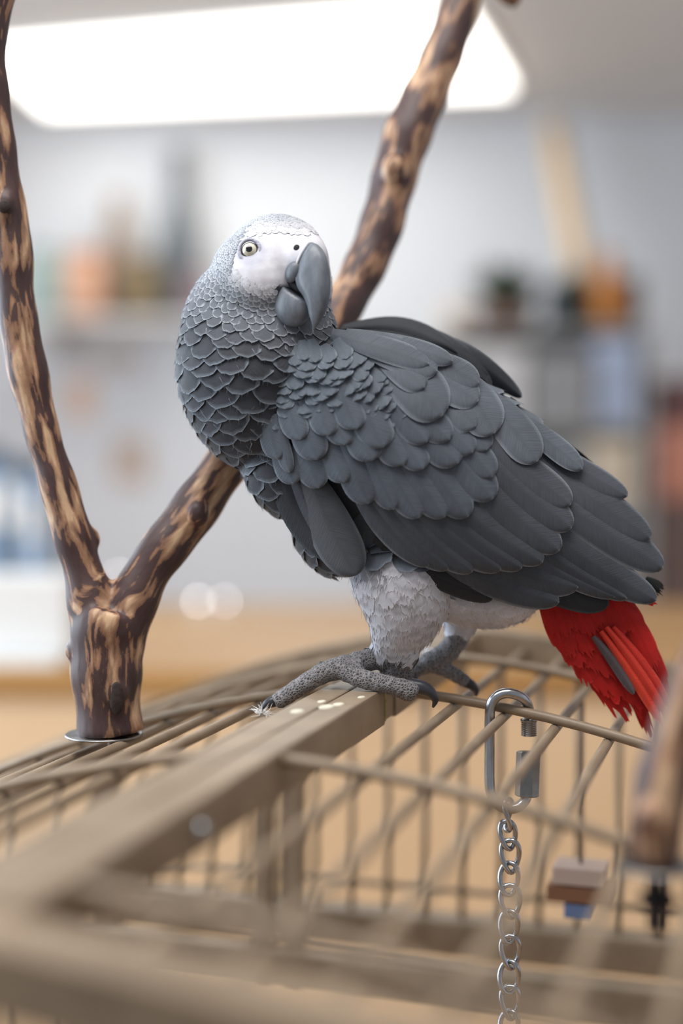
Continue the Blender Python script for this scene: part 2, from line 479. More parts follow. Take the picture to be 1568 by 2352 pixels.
for s in (-0.335, -0.158, 0.0145, 0.145):              # arched cross wires welded on top
    for sg in (1, -1):
        pts = []
        for i in range(16):
            x = 0.0 + 0.245 * i / 15
            X = x if sg > 0 else -2 * TW - x
            pts.append(G(X, s, dome(X) - 0.0038))
        wire(pts)
# eaves tubes along both sides and the rear arch tube
for sg in (1, -1):
    X = 0.25 if sg > 0 else -2 * TW - 0.25
    z = dome(X) - 0.02
    bar('frame_tube', X - 0.009, X + 0.009, S_FRONT + 0.02, S_REAR, z, z + 0.02)
pa = []
for i in range(25):
    X = -0.28 + 0.53 * i / 24
    pa.append((X, dome(X)))
mb = MB()
vs, fs = [], []
for X, z in pa:
    for (ds, dz) in ((0, 0.001), (0.02, 0.001), (0.02, -0.022), (0, -0.022)):
        vs.append(G(X, S_REAR + ds, z + dz))
for i in range(len(pa) - 1):
    for k in range(4):
        l = (k + 1) % 4
        fs.append((i * 4 + k, i * 4 + l, i * 4 + 4 + l, i * 4 + 4 + k))
fs += [(3, 2, 1, 0), tuple((len(pa) - 1) * 4 + k for k in range(4))]
MB().add(vs, fs).build('rear_arch', M_cage, cage, smooth=False)
# rear panel of upright wires under the arch
SR = S_REAR + 0.01
for k in range(21):
    X = -0.276 + 0.0263 * k
    wire([G(X, SR, dome(X) - 0.01), G(X, SR, -0.09), G(X + 0.0006, SR, -0.13), G(X, SR, -0.198)], 0.0023, seg=8)
wire([G(-0.285, SR + 0.004, -0.181), G(0.26, SR + 0.004, -0.181)], 0.0023, seg=8)
bar('frame_tube', -0.29, 0.27, SR - 0.012, SR + 0.012, -0.222, -0.198)
bar('frame_tube', -0.29, 0.27, SR - 0.075, SR - 0.053, -0.232, -0.208)
# rear uprights and front corner posts down to the floor
for X in (-0.137, -0.115):
    bar('door_post', X - 0.0055, X + 0.0055, SR - 0.06, SR - 0.045, -0.24, dome(X) - 0.03)
zf = -(Q[2]) + 0.0
for X, s in ((-0.29, S_FRONT), (0.27, S_FRONT), (-0.29, SR - 0.01), (0.25, SR - 0.01)):
    bar('corner_post', X, X + 0.02, s, s + 0.02, zf, -0.02)
# left part of the front and side panels hanging below the frame
for k in range(22):
    X = -0.27 + 0.0263 * k
    wire([G(X, S_FRONT + 0.01, -0.018), G(X, S_FRONT + 0.01, -0.30)], 0.0022, seg=8)
bar('frame_tube', -0.28, 0.28, S_FRONT, S_FRONT + 0.02, -0.32, -0.30)
for k in range(9):
    s = -0.33 + 0.063 * k
    wire([G(-0.281, s, dome(-0.281) - 0.015), G(-0.281, s, -0.31)], 0.0022, seg=8)
bar('frame_tube', -0.29, -0.272, S_FRONT + 0.02, SR, -0.33, -0.31)
# bolts through the ridge
def bolt(o, ax, r=0.0042, h=0.003):
    MB().lathe(o, [(r, 0), (r, h * 0.4), (r * 0.8, h * 0.85), (r * 0.3, h)], 14, ax).build('bolt_head', M_steel, cage)
bolt(G(0, -0.243, -0.0115), Rdir); bolt(G(-0.010, 0.135, -0.001), Zd, 0.003)

# dried droppings on the ridge
M_splat = plain('dried_splat', lin(206, 202, 184), rough=0.8, var=0.2, scale=200)
for px_, s_, x_, r_ in ((0, -0.052, -0.009, .0026), (0, -0.060, -0.0125, .0035), (0, -0.047, -0.019, .002), (0, -0.075, -0.022, .003), (0, -0.03, -0.004, .0018)):
    MB().ell(G(x_, s_, 0.0), Rdir * r_, rdir * r_ * 1.7, Zd * 0.0005, 12, 8).build('dropping_splat', M_splat, cage)
M_crust = plain('yellow_crust', lin(168, 160, 104), rough=0.8, var=0.3, scale=300)
MB().ell(G(0.0001, -0.0005, -0.009), Rdir * 0.0006, rdir * 0.0012, Zd * 0.0085, 12, 8).build('crust_streak', M_crust, cage)

# downy fluff caught on the ridge
fl = MB()
fc = G(-0.030, -0.012, 0.002)
rf = random.Random(3)
for i in range(40):
    d = np.array([rf.uniform(-1, 1), rf.uniform(-1, 1), rf.uniform(-0.1, 0.9)]); d /= np.linalg.norm(d)
    L = rf.uniform(0.003, 0.008)
    k = np.array([rf.uniform(-1, 1), rf.uniform(-1, 1), rf.uniform(-1, 1)]) * 0.0012
    fl.tube([fc, fc + d * L * 0.5 + k, fc + d * L], [0.00022, 0.00016, 0.00005], 4)
fo = fl.build('downy_feather', M_white)
fo.location = fo.location + Vector(PT(602, 1640, 0.700) - fc)
tag(fo, 'tiny wisp of white down caught on the tan ridge tube', 'feather')

# ------------------------------------------------------------------ branches
def catmull(pts, n):
    pts = np.asarray(pts, float)
    P = np.vstack([2 * pts[0] - pts[1], pts, 2 * pts[-1] - pts[-2]])
    out = []
    m = len(pts) - 1
    for i in range(m):
        p0, p1, p2, p3 = P[i:i + 4]
        for t in np.linspace(0, 1, n, endpoint=False):
            out.append(0.5 * ((2 * p1) + (-p0 + p2) * t + (2 * p0 - 5 * p1 + 4 * p2 - p3) * t * t + (-p0 + 3 * p1 - 3 * p2 + p3) * t ** 3))
    out.append(pts[-1])
    return np.array(out)

def remeshed(mb, voxel, smooth_it, name='tmp'):
    me = bpy.data.meshes.new(name); me.from_pydata(mb.v, [], mb.f)
    o = bpy.data.objects.new(name, me); C.objects.link(o)
    m = o.modifiers.new('r', 'REMESH'); m.mode = 'VOXEL'; m.voxel_size = voxel; m.adaptivity = 0
    if smooth_it:
        s = o.modifiers.new('s', 'SMOOTH'); s.factor = 0.5; s.iterations = smooth_it
    dg = bpy.context.evaluated_depsgraph_get()
    e = o.evaluated_get(dg); em = e.to_mesh()
    v = np.zeros(len(em.vertices) * 3); em.vertices.foreach_get('co', v); v = v.reshape(-1, 3)
    nrm = np.zeros(len(em.vertices) * 3); em.vertices.foreach_get('normal', nrm); nrm = nrm.reshape(-1, 3)
    f = [tuple(p.vertices) for p in em.polygons]
    e.to_mesh_clear()
    bpy.data.objects.remove(o); bpy.data.meshes.remove(me)
    return v, f, nrm

def branch(arms, knots, voxel, name, parent, loff=(0, 0, 0, 0)):
    """arms: lists of (px,py,depth,r_px); knots: (px,py,depth,r) bumps. One continuous mesh with grain coordinates"""
    mb = MB(); paths = []
    for a in arms:
        a = np.array(a, float)
        pts = PT(a[:, 0], a[:, 1], a[:, 2]); rad = a[:, 3] * a[:, 2] / FPX
        pr = catmull(np.hstack([pts, rad[:, None]]), 8)
        L = np.concatenate([[0], np.cumsum(np.linalg.norm(np.diff(pr[:, :3], axis=0), axis=1))])
        wob = 1 + 0.035 * np.sin(L * 210 + 1.3) + 0.025 * np.sin(L * 90 + 0.4)
        mb.tube(pr[:, :3], pr[:, 3] * wob, 18)
        paths.append((pr[:, :3], L, pr[:, 3]))
    for (x, y, d, r) in knots:
        R = r * d / FPX
        mb.ell(PT(x, y, d), (R, 0, 0), (0, R, 0), (0, 0, R * 1.25), 14, 10)
    v, f, _ = remeshed(mb, voxel, 5)
    DM = np.zeros((len(paths), len(v))); CO = np.zeros((len(paths), len(v), 3))
    for i, (pp, L, rr) in enumerate(paths):
        tan = np.gradient(pp, axis=0); tan /= np.linalg.norm(tan, axis=1)[:, None]
        for c in range(0, len(v), 4000):
            vv = v[c:c + 4000]
            d2 = ((vv[:, None, :] - pp[None]) ** 2).sum(2) - (rr ** 2)[None]
            k = d2.argmin(1); DM[i, c:c + 4000] = d2[np.arange(len(k)), k]
            off = vv - pp[k]; al = (off * tan[k]).sum(1)
            perp = off - tan[k] * al[:, None]
            e1 = np.cross(tan[k], [0, 1.0, 0]); e1 /= np.linalg.norm(e1, axis=1)[:, None]; e2 = np.cross(tan[k], e1)
            CO[i, c:c + 4000] = np.stack([(perp * e1).sum(1), (perp * e2).sum(1), L[k] + al + loff[i]], 1)
    wgt = np.exp(-(DM - DM.min(0)) / 7e-5); wgt /= wgt.sum(0)
    bark = (wgt[..., None] * CO).sum(0)
    return mesh_obj(name, v, f, M_bark, parent, True, bark=bark)

DBR = 0.740
def pix(p):
    d = np.asarray(p) - CAM; z = d @ FW
    return (d @ RT) / z * FPX + 784, -(d @ UP) / z * FPX + 1176, z
z_bar = G(-2 * TW - XL[3], 0, dome(-2 * TW - XL[3]) - 0.009 + RW)[2]       # top of the bar under the washer
pw_ = PT(238, 1690, DBR); pw_[2] = z_bar - 0.0004
pt_ = PT(254, 1690, DBR); pt_[2] = z_bar + 0.0004
VB = float(pix(pt_)[1])
trunk = [(254, VB, DBR, 75), (250, 1645, DBR, 73), (246, 1580, DBR, 78), (244, 1510, DBR, 84), (246, 1450, DBR, 88), (262, 1400, DBR, 78)]
left_arm = [(244, 1500, DBR, 70), (216, 1400, DBR, 60), (188, 1300, DBR, 47), (158, 1200, DBR, 45), (129, 1100, DBR, 43), (98, 1000, DBR, 42), (63, 850, DBR, 46), (38, 700, DBR, 45),
            (27, 550, DBR, 45), (2, 400, DBR, 45), (-24, 200, DBR, 43), (-26, 90, DBR, 42), (-10, 0, DBR, 43), (14, -90, DBR, 42)]
right_arm = [(256, 1500, DBR, 70), (296, 1400, DBR + .002, 60), (348, 1300, DBR + .006, 55), (432, 1190, DBR + .015, 55), (535, 1046, DBR + .03, 53), (650, 890, DBR + .05, 50), (752, 755, DBR + .07, 48),
             (818, 650, DBR + .085, 50), (868, 540, DBR + .095, 50), (905, 410, DBR + .105, 54), (932, 320, DBR + .11, 55), (975, 220, DBR + .12, 54), (1022, 110, DBR + .13, 48), (1060, 0, DBR + .14, 46), (1085, -90, DBR + .15, 44)]
twig = [(1078, -60, DBR + .148, 30), (1130, -85, DBR + .15, 34), (1165, -50, DBR + .15, 38), (1166, -8, DBR + .15, 34), (1160, 6, DBR + .15, 22)]
perch = root('perch_branch', PT(253, 1706, DBR), 'forked manzanita perch branch with stripped bark bolted to the cage top', 'branch')
knots = [(168, 1495, DBR - 0.004, 20), (265, 1590, DBR - 0.012, 33), (14, 470, DBR - 0.008, 24), (905, 395, DBR + 0.094, 33), (1000, 150, DBR + .118, 22), (455, 1180, DBR + 0.004, 26), (205, 1240, DBR + .004, 26)]
branch([trunk, left_arm, right_arm, twig], knots, 0.0016, 'forked_branch', perch, (0, 0.045, 0.045, 0.45))
# dark heart of the pruned knot at the foot of the branch
def knot_hole(px, py, dep, a, b, nm):
    o = PT(px, py, dep)
    mb = MB().ell(o, (a, 0, 0), (0, 0.0014, 0), (0, 0, b), 18, 10)
    mb.build(nm, M_knot, perch)
M_knot = plain('knot_heart', lin(46, 34, 31), rough=0.8, var=0.35, scale=300, bump=0.3, bscale=300)
knot_hole(268, 1604, DBR - 0.0178, 0.0038, 0.0085, 'knot')
knot_hole(10, 474, DBR - 0.0134, 0.0034, 0.0036, 'knot')
wz = pw_ + Zd * 0.0012
MB().lathe(wz - Zd * 0.0012, [(0.006, 0), (0.0195, 0), (0.0202, 0.0006), (0.0195, 0.0012), (0.006, 0.0012)], 40).build('washer_plate', M_steel2, perch)
bz = PT(260, 1690, DBR); bz[2] = z_bar
th = [(0.0022, -0.001)]
for i in range(22):
    h = -0.001 - 0.00085 * i
    th += [(0.0030, h - 0.0002), (0.0024, h - 0.0006)]
MB().lathe(bz, th[::-1], 14).build('threaded_bolt', M_bolt, perch)
MB().lathe(bz + Zd * -0.0135, [(0.0055, 0), (0.006, 0.0004), (0.006, 0.0042), (0.0055, 0.0046)], 6).build('hex_nut', M_bolt, perch)

zb2 = dome(XW[4]) - 0.009 + RW
pb = G(0.1505, -0.1765, zb2 - 0.0004)
bx_, by_, bd_ = [float(q) for q in pix(pb + Zd * 0.0010)]
fgp = root('perch_branch', pb, 'short thick peeled perch branch rising beside the parrot tail', 'branch')
branch([[(bx_, by_, bd_, 52), (bx_ - 4, by_ - 60, bd_, 62), (1512, 1850, bd_, 66), (1530, 1760, bd_, 62), (1552, 1680, bd_, 58), (1580, 1590, bd_, 52), (1625, 1480, bd_, 46), (1660, 1380, bd_, 44)]], [(1490, 1880, bd_ - .01, 34)], 0.0018, 'peeled_branch', fgp)
MB().lathe(pb, [(0.003, 0), (0.0143, 0), (0.0148, 0.0005), (0.0143, 0.0012), (0.003, 0.0012)], 28).build('washer_plate', M_steel2, fgp)
th = [(0.0024, 0.002)]
for i in range(28):
    h = -0.00085 * i
    th += [(0.0032, h - 0.0002), (0.0026, h - 0.0006)]
M_blackbolt = plain('blackened_bolt', lin(46, 46, 50), rough=0.45, metal=0.7)
MB().lathe(pb, th[::-1], 14).build('threaded_bolt', M_blackbolt, fgp)
MB().lathe(pb - Zd * 0.0145, [(0.006, 0), (0.0066, 0.0004), (0.0066, 0.0046), (0.006, 0.005)], 6).build('hex_nut', M_blackbolt, fgp)
# ------------------------------------------------------------------ quick link and chain
DQ = 0.7215
def PQ(x, y, d=0): return PT(x, y, DQ + d)
ql = root('quick_link', PQ(1170, 1868), 'open zinc quick link hooked over a cage wire', 'quick link')
path = [(1214, 1656, .0055), (1215, 1636, .0045), (1212, 1622, .0020), (1204, 1607, -.0012), (1186, 1596, -.0030), (1162, 1592, -.0036), (1140, 1600, -.0036), (1127, 1620, -.0034), (1124, 1656, -.0030), (1124, 1726, -.0025), (1124, 1794, -.0020), (1128, 1824, -.0015), (1142, 1847, -.001), (1166, 1858, 0), (1190, 1853, .0010), (1206, 1838, .0016), (1210, 1820, .002)]
pth = catmull(np.array([PQ(*q) for q in path]), 6)
MB().tube(pth, 0.0026, 14).build('link_rod', M_steel, ql)
rp = PQ(1214, 1690, .0055); up = PQ(1214, 1654, .0055) - rp; h = np.linalg.norm(up)
prof = [(0.0036, 0)]
for i in range(7):
    z = h * (i / 7.6)
    prof += [(0.0040, z + 0.0002), (0.0040, z + h * .06), (0.0034, z + h * .09)]
prof += [(0.0042, h * .92), (0.0043, h * 1.05), (0.0028, h * 1.15)]
MB().lathe(rp, prof, 18, up).build('threaded_end', M_steel2, ql)
rp = PQ(1209, 1830, .002); up = PQ(1213, 1726, .0035) - rp; h = np.linalg.norm(up)
MB().lathe(rp, [(0.0052, 0), (0.0061, 0.0006), (0.0061, h - 0.0006), (0.0052, h)], 6, up, 0.32).build('hex_sleeve', M_steel2, ql, smooth=False)
MB().lathe(rp + up, [(0.0036, -0.001), (0.0036, 0.0006), (0.0031, 0.0012)], 16, up).build('sleeve_collar', M_steel2, ql)

ch = root('chain', PQ(1171, 2352), 'twisted zinc chain hanging from the quick link', 'chain')
def link(cx, y0, y1, w0, w1, yaw, name='chain_link', tilt=0):
    n = 26; pts = []
    for i in range(n):
        a = 2 * math.pi * i / n
        t = (1 - math.cos(a)) / 2                        # 0 top, 1 bottom
        hw = (w0 * (1 - t) + w1 * t) * (abs(math.sin(a)) ** 0.75) * (1 if math.sin(a) >= 0 else -1)
        x = hw * math.cos(yaw + 1.1 * (t - 0.5)); dz = hw * math.sin(yaw + 1.1 * (t - 0.5))
        pts.append(PQ(cx + x + tilt * (t - 0.5), y0 + (y1 - y0) * t, dz / PXM))
    return MB().tube(pts, 0.00135, 8, closed=True).build(name, M_steel, ch)
link(1166, 1836, 1908, 24, 22, 1.45)
link(1166, 1886, 1950, 20, 15, 0.25, tilt=6)
ys = [1930, 1982, 2033, 2092, 2150, 2208, 2266, 2322]
for i, y in enumerate(ys):
    link(1170 + (-1.5 if i % 2 else 1.5), y, y + 74, 25, 15 + (i % 3) * 2, (-0.1 if i % 2 else 0.25), tilt=(-3 if i % 2 else 3))

# ------------------------------------------------------------------ the parrot: body
parrot = root('parrot', PT(860, 1580, DB), 'african grey parrot with red tail turning its head back, standing on the cage ridge', 'parrot')

def loft(mb, st, seg=28, sub=5):
    """stations (u,v,w,a,b): centre, in-picture half width across the path, half depth"""
    s = catmull(np.array(st, float), sub)
    t = np.gradient(s[:, :2], axis=0); t /= np.linalg.norm(t, axis=1)[:, None] + 1e-9
    vs = []
    for i in range(len(s)):
        n = np.array([-t[i][1], t[i][0]])
        for k in range(seg):
            a = 2 * math.pi * k / seg
            vs.append((s[i, 0] + n[0] * s[i, 3] * math.cos(a), s[i, 1] + n[1] * s[i, 3] * math.cos(a), s[i, 2] + s[i, 4] * math.sin(a)))
    vs = np.array(vs)
    fs = []
    for i in range(len(s) - 1):
        for k in range(seg):
            l = (k + 1) % seg
            fs.append((i * seg + k, i * seg + l, i * seg + seg + l, i * seg + seg + k))
    fs += [tuple(range(seg))[::-1], tuple((len(s) - 1) * seg + k for k in range(seg))]
    mb.add(B(vs[:, 0], vs[:, 1], vs[:, 2]), fs)
def ellB(mb, u, v, w, a, b, c, rot=0.0, nu=24, nv=16):
    vs = []
    for i in range(nv + 1):
        t = math.pi * i / nv
        for k in range(nu):
            p = 2 * math.pi * k / nu
            x = a * math.sin(t) * math.cos(p); y = b * math.cos(t); z = c * math.sin(t) * math.sin(p)
            vs.append((u + x * math.cos(rot) - y * math.sin(rot), v + x * math.sin(rot) + y * math.cos(rot), w + z))
    fs = [(i * nu + k, (i + 1) * nu + k, (i + 1) * nu + (k + 1) % nu, i * nu + (k + 1) % nu) for i in range(nv) for k in range(nu)]
    vs = np.array(vs)
    mb.add(B(vs[:, 0], vs[:, 1], vs[:, 2]), fs)

bb = MB()
# head
ellB(bb, 634, 612, -35, 124, 119, 118, -0.1)
ellB(bb, 600, 640, -40, 118, 118, 122)
ellB(bb, 692, 592, -98, 62, 62, 64)                 # cere and forehead
ellB(bb, 700, 650, -10, 62, 110, 80)
ellB(bb, 566, 690, -72, 66, 60, 66)                 # near cheek
# neck
loft(bb, [(632, 600, -30, 60, 60), (618, 640, -30, 128, 118), (602, 710, -14, 168, 126), (594, 780, -16, 176, 140), (592, 850, -15, 180, 148), (610, 910, -8, 170, 140), (660, 965, 0, 150, 120)], sub=6)
# trunk
loft(bb, [(560, 845, -5, 90, 70), (592, 872, -5, 150, 112), (680, 922, 0, 182, 134), (790, 990, 2, 216, 142), (900, 1062, 2, 254, 146), (1025, 1131, 2, 256, 140), (1145, 1190, 0, 230, 122), (1250, 1246, 0, 170, 96), (1330, 1285, 0, 108, 66), (1395, 1330, 0, 60, 36), (1425, 1350, 0, 14, 10)], sub=5)
ellB(bb, 560, 985, -10, 66, 95, 80, -0.55)
ellB(bb, 640, 1085, -8, 70, 110, 88, -0.5)
ellB(bb, 760, 1220, -20, 80, 110, 90, -0.55)
ellB(bb, 1105, 1378, -5, 132, 62, 78, 0.03)
# thighs
loft(bb, [(900, 1240, -50, 70, 60), (915, 1300, -62, 112, 78), (928, 1370, -66, 106, 76), (924, 1430, -62, 84, 66), (912, 1480, -52, 55, 48), (915, 1510, -45, 36, 34), (918, 1525, -44, 20, 20)], sub=5)
loft(bb, [(1050, 1290, 50, 60, 60), (1062, 1380, 66, 62, 60), (1056, 1430, 70, 40, 42), (1050, 1460, 72, 24, 26)], sub=5)
# feet: skeleton of (u,v,w,r)
FEET = [
    [(915, 1490, -44, 30), (934, 1508, -40, 29), (905, 1516, -32, 27), (860, 1514, -32, 26), (815, 1524, -40, 27)],      # tarsus
    [(830, 1528, -44, 30), (780, 1534, -48, 27), (735, 1550, -50, 24), (690, 1577, -50, 22), (655, 1600, -50, 21), (630, 1613, -50, 18)],
    [(795, 1540, -56, 26), (830, 1558, -76, 23), (870, 1568, -86, 22), (910, 1577, -88, 22), (940, 1588, -86, 25), (954, 1596, -84, 20)],
    [(820, 1528, -34, 26), (785, 1532, -6, 24), (760, 1538, 12, 20)],
    [(880, 1550, -40, 24), (925, 1552, -18, 22), (944, 1556, -8, 18)],
    [(1052, 1440, 70, 28), (1042, 1480, 72, 27), (1010, 1510, 74, 27), (975, 1526, 76, 26)],
    [(985, 1524, 70, 20), (1020, 1538, 76, 18), (1050, 1553, 84, 18), (1072, 1568, 90, 16)],
    [(975, 1528, 76, 20), (945, 1545, 70, 20), (930, 1560, 64, 18)],
]
foot_pts = []
for ch_ in FEET:
    s = catmull(np.array(ch_, float), 6)
    L = np.arange(len(s))
    kn = 1 + 0.05 * np.sin(L * 1.7)
    bb.tube(B(s[:, 0], s[:, 1], s[:, 2]), s[:, 3] * kn / PXM, 14)
    for q in s: foot_pts.append((*B(q[0], q[1], q[2]), q[3] / PXM))
foot_pts = np.array(foot_pts)
BV, BF, BN = remeshed(bb, 0.0011, 4)

# head-side coordinates: s forward along the beak, h towards the side of the face we see
fx, fw = 0.78, -0.62
OU, OW = 703.0, -158.0
def to_sh(u, w): return (u - OU) * fx + (w - OW) * fw, (u - OU) * fw - (w - OW) * fx
def from_sh(s, h): return OU + s * fx + h * fw, OW + s * fw - h * fx
FACE = np.array([(546, 552), (570, 538), (610, 529), (650, 530), (700, 537), (738, 552), (760, 580), (775, 620), (765, 665), (700, 650), (662, 655), (638, 652), (610, 664), (578, 656), (548, 640), (530, 616), (525, 592), (532, 568)], float)
def inpoly(poly, x, y):
    x = np.asarray(x, float); y = np.asarray(y, float)
    ins = np.zeros(x.shape, bool); n = len(poly); j = n - 1
    for i in range(n):
        xi, yi = poly[i]; xj, yj = poly[j]
        c = ((yi > y) != (yj > y)) & (x < (xj - xi) * (y - yi) / (yj - yi + 1e-12) + xi)
        ins ^= c; j = i
    return ins
def polydist(poly, x, y):
    P = np.stack([np.asarray(x, float), np.asarray(y, float)], -1); best = np.full(P.shape[:-1], 1e9)
    n = len(poly)
    for i in range(n):
        a = poly[i]; b = poly[(i + 1) % n]; d = b - a
        t = np.clip(((P - a) @ d) / (d @ d), 0, 1)
        best = np.minimum(best, np.linalg.norm(P - a - t[..., None] * d, axis=-1))
    return best
def face_dist(u, v, w):
    """signed: negative inside the bare face (mirrored for the far side), huge away from the head"""
    u = np.asarray(u, float).copy(); w = np.asarray(w, float)
    s, h = to_sh(u, w)
    far = h < 0
    um, wm = from_sh(s, -h)
    u2 = np.where(far, um, u)
    d = polydist(FACE, u2, v)
    d = np.where(inpoly(FACE, u2, v), -d, d)
    back = s < -150
    return np.where(back, 999, d)

U, V, W = Binv(BV)
dfoot = np.full(len(BV), 9.0)
sel = V > 1420
dd = np.linalg.norm(BV[sel][:, None, :] - foot_pts[None, :, :3], axis=2) / foot_pts[None, :, 3]
dfoot[sel] = dd.min(1)
footm = np.clip((1.5 - dfoot) / 0.25, 0, 1)
footm[(V < 1490) & (U < 990)] = 0
fd = face_dist(U, V, W)
head = (V < 760) & (np.hypot(U - 640, V - 600) < 230)
colr = np.tile(lin(60, 63, 70), (len(BV), 1))
white = np.clip((V - 1290) / 60, 0, 1)[:, None] * (U > 700)[:, None]
colr = colr * (1 - white) + lin(196, 196, 204) * white
fm = (np.clip(-fd / 7 + 0.6, 0, 1) * head)[:, None]
skin = lin(212, 212, 220)
colr = colr * (1 - fm) + skin * fm
# lilac tint round the eye
ed = np.hypot(U - 574, V - 577)
et = (np.clip((44 - ed) / 14, 0, 1) * (W < -40) * 0.5)[:, None]
colr = colr * (1 - et) + lin(172, 176, 196) * et
fc_ = lin(112, 110, 112)[None, :]
colr = colr * (1 - footm[:, None]) + fc_ * footm[:, None]
redm = (np.clip((U - 1235) / 25, 0, 1) * np.clip((V - 1370) / 20, 0, 1))[:, None]
colr = colr * (1 - redm) + lin(170, 28, 24) * redm
body = mesh_obj('body', BV, BF, M_body, parrot, True, col=colr)
a = body.data.attributes.new('foot', 'FLOAT', 'POINT'); a.data.foreach_set('value', footm)
bvh = BVHTree.FromPolygons([Vector(v) for v in BV], BF)

# ------------------------------------------------------------------ beak, eye, claws
def SB(s, v, h):
    u, w = from_sh(np.asarray(s, float), np.asarray(h, float))
    return B(u, np.asarray(v, float), w)
up_sec = [((14, 556), (6, 568), 7), ((33, 563), (-4, 598), 21), ((50, 582), (-9, 632), 29), ((60, 608), (-2, 660), 30), ((65, 642), (14, 682), 27), ((65, 675), (21, 704), 22), ((59, 705), (21, 722), 16), ((46, 730), (22, 738), 10), ((28, 752), (22, 752), 4), ((23, 758), (21, 758), 1)]
cs = catmull(np.array([(c[0], c[1], t[0], t[1], h) for c, t, h in up_sec], float), 5)
vs, fs = [], []
NQ = 21
for r_ in cs:
    for k in range(NQ):
        q = k / (NQ - 1)
        sn = math.sin(math.pi * q) ** 0.75; co = math.cos(math.pi * q)
        co = math.copysign(abs(co) ** 0.85, co)
        vs.append((r_[2] + (r_[0] - r_[2]) * sn, r_[3] + (r_[1] - r_[3]) * sn, r_[4] * co))
vs = np.array(vs)
for i in range(len(cs) - 1):
    for k in range(NQ - 1):
        fs.append((i * NQ + k, i * NQ + k + 1, i * NQ + NQ + k + 1, i * NQ + NQ + k))
    fs.append((i * NQ + NQ - 1, i * NQ, i * NQ + NQ, i * NQ + 2 * NQ - 1))
fs += [tuple(range(NQ))[::-1], tuple((len(cs) - 1) * NQ + k for k in range(NQ))]
ub = MB().add(SB(vs[:, 0], vs[:, 1], vs[:, 2]), fs)
for sg in (1, -1):                                        # corner plates of the upper beak
    pts = []
    nu, nv = 16, 10
    for i in range(nv + 1):
        t = math.pi * i / nv
        for k in range(nu):
            p = 2 * math.pi * k / nu
            pts.append((-21 + 20 * math.sin(t) * math.cos(p) + 6 * math.cos(t), 625 - 25 * math.cos(t), sg * (25 + 12 * math.sin(t) * math.sin(p))))
    pts = np.array(pts)
    ub.add(SB(pts[:, 0], pts[:, 1], pts[:, 2]), [(i * nu + k, (i + 1) * nu + k, (i + 1) * nu + (k + 1) % nu, i * nu + (k + 1) % nu) for i in range(nv) for k in range(nu)])
upper = ub.build('upper_beak', M_beak, parrot)
upper['label'] = 'hooked slate grey upper beak'
for sg in (1, -1):                                        # pale skin edge where the beak leaves the cere
    ce = catmull(np.array([(14, 557, 3), (8, 566, 9), (0, 584, 18), (-5, 600, 24), (-9, 616, 28), (-11, 634, 30)], float), 5)
    MB().tube(SB(ce[:, 0] - 1, ce[:, 1], sg * ce[:, 2]), np.linspace(4.5, 2.0, len(ce)) / PXM, 8).build('cere_edge', M_cere, parrot)
# lower beak: a cup cut off along the mouth line
pts = []
nu, nv = 36, 24
for i in range(nv + 1):
    t = math.pi * i / nv
    for k in range(nu):
        p = 2 * math.pi * k / nu
        s_ = -42 + 54 * math.sin(t) * math.cos(p); v_ = 698 - 55 * math.cos(t) * (1 if math.cos(t) > 0 else 1); h_ = 37 * math.sin(t) * math.sin(p)
        cut = 650 + (s_ + 58) * 0.60
        if v_ < cut: v_ = cut + 9 * (1 - (h_ / 37) ** 2) * 0.5
        pts.append((s_, v_, h_))
pts = np.array(pts)
MB().add(SB(pts[:, 0], pts[:, 1], pts[:, 2]), [(i * nu + k, (i + 1) * nu + k, (i + 1) * nu + (k + 1) % nu, i * nu + (k + 1) % nu) for i in range(nv) for k in range(nu)]).build('lower_beak', M_beak, parrot)
# dark mouth corner
ellm = MB(); pts = []
nu, nv = 16, 10
for i in range(nv + 1):
    t = math.pi * i / nv
    for k in range(nu):
        p = 2 * math.pi * k / nu
        pts.append((-25 + 34 * math.sin(t) * math.cos(p), 652 - 18 * math.cos(t) + 0.5 * 34 * math.sin(t) * math.cos(p), 22 * math.sin(t) * math.sin(p)))
pts = np.array(pts)
ellm.add(SB(pts[:, 0], pts[:, 1], pts[:, 2]), [(i * nu + k, (i + 1) * nu + k, (i + 1) * nu + (k + 1) % nu, i * nu + (k + 1) % nu) for i in range(nv) for k in range(nu)]).build('mouth', M_nostril, parrot)

def surf(u, v):
    o = CAM; d = PT(u, v, 1.0) - CAM; d /= np.linalg.norm(d)
    loc, n, i, dist = bvh.ray_cast(Vector(o), Vector(d))
    return (np.array(loc), np.array(n)) if loc is not None else (None, None)
def mirror_head(p):
    u, v, w = Binv(p); s, h = to_sh(u, w)
    return SB(s, v, -h)
def disc_eye(p, n, parent):
    n = n / np.linalg.norm(n)
    R = 20 / PXM
    e = MB().ell(p - n * R * 0.55, *frame_axes(n, R, R, R), 24, 16).build('eye', M_iris, parent)
    e['label'] = 'pale yellow eye with black pupil'
    top = p - n * R * 0.55
    MB().lathe(top, dome_prof(R * 1.012, 0.38), 24, n).build('pupil', M_black, e)
    MB().lathe(top, ring_prof(R, 0.80, 0.98), 28, n).build('eye_rim', M_lid, e)
    tor = []
    e1, e2, _ = frame_axes(n, 1, 1, 1)
    for k in range(32):
        a = 2 * math.pi * k / 32
        tor.append(p - n * R * 0.16 + (e1 * math.cos(a) * 1.0 + e2 * math.sin(a) * 1.08) * R * 1.18)
    MB().tube(tor, R * 0.22, 8, closed=True).build('eyelid', M_lidskin, parent)
def frame_axes(n, a, b, c):
    ref = np.array([0, 0, 1.0]); e1 = np.cross(ref, n); e1 /= np.linalg.norm(e1); e2 = np.cross(n, e1)
    return e1 * a, e2 * b, n * c
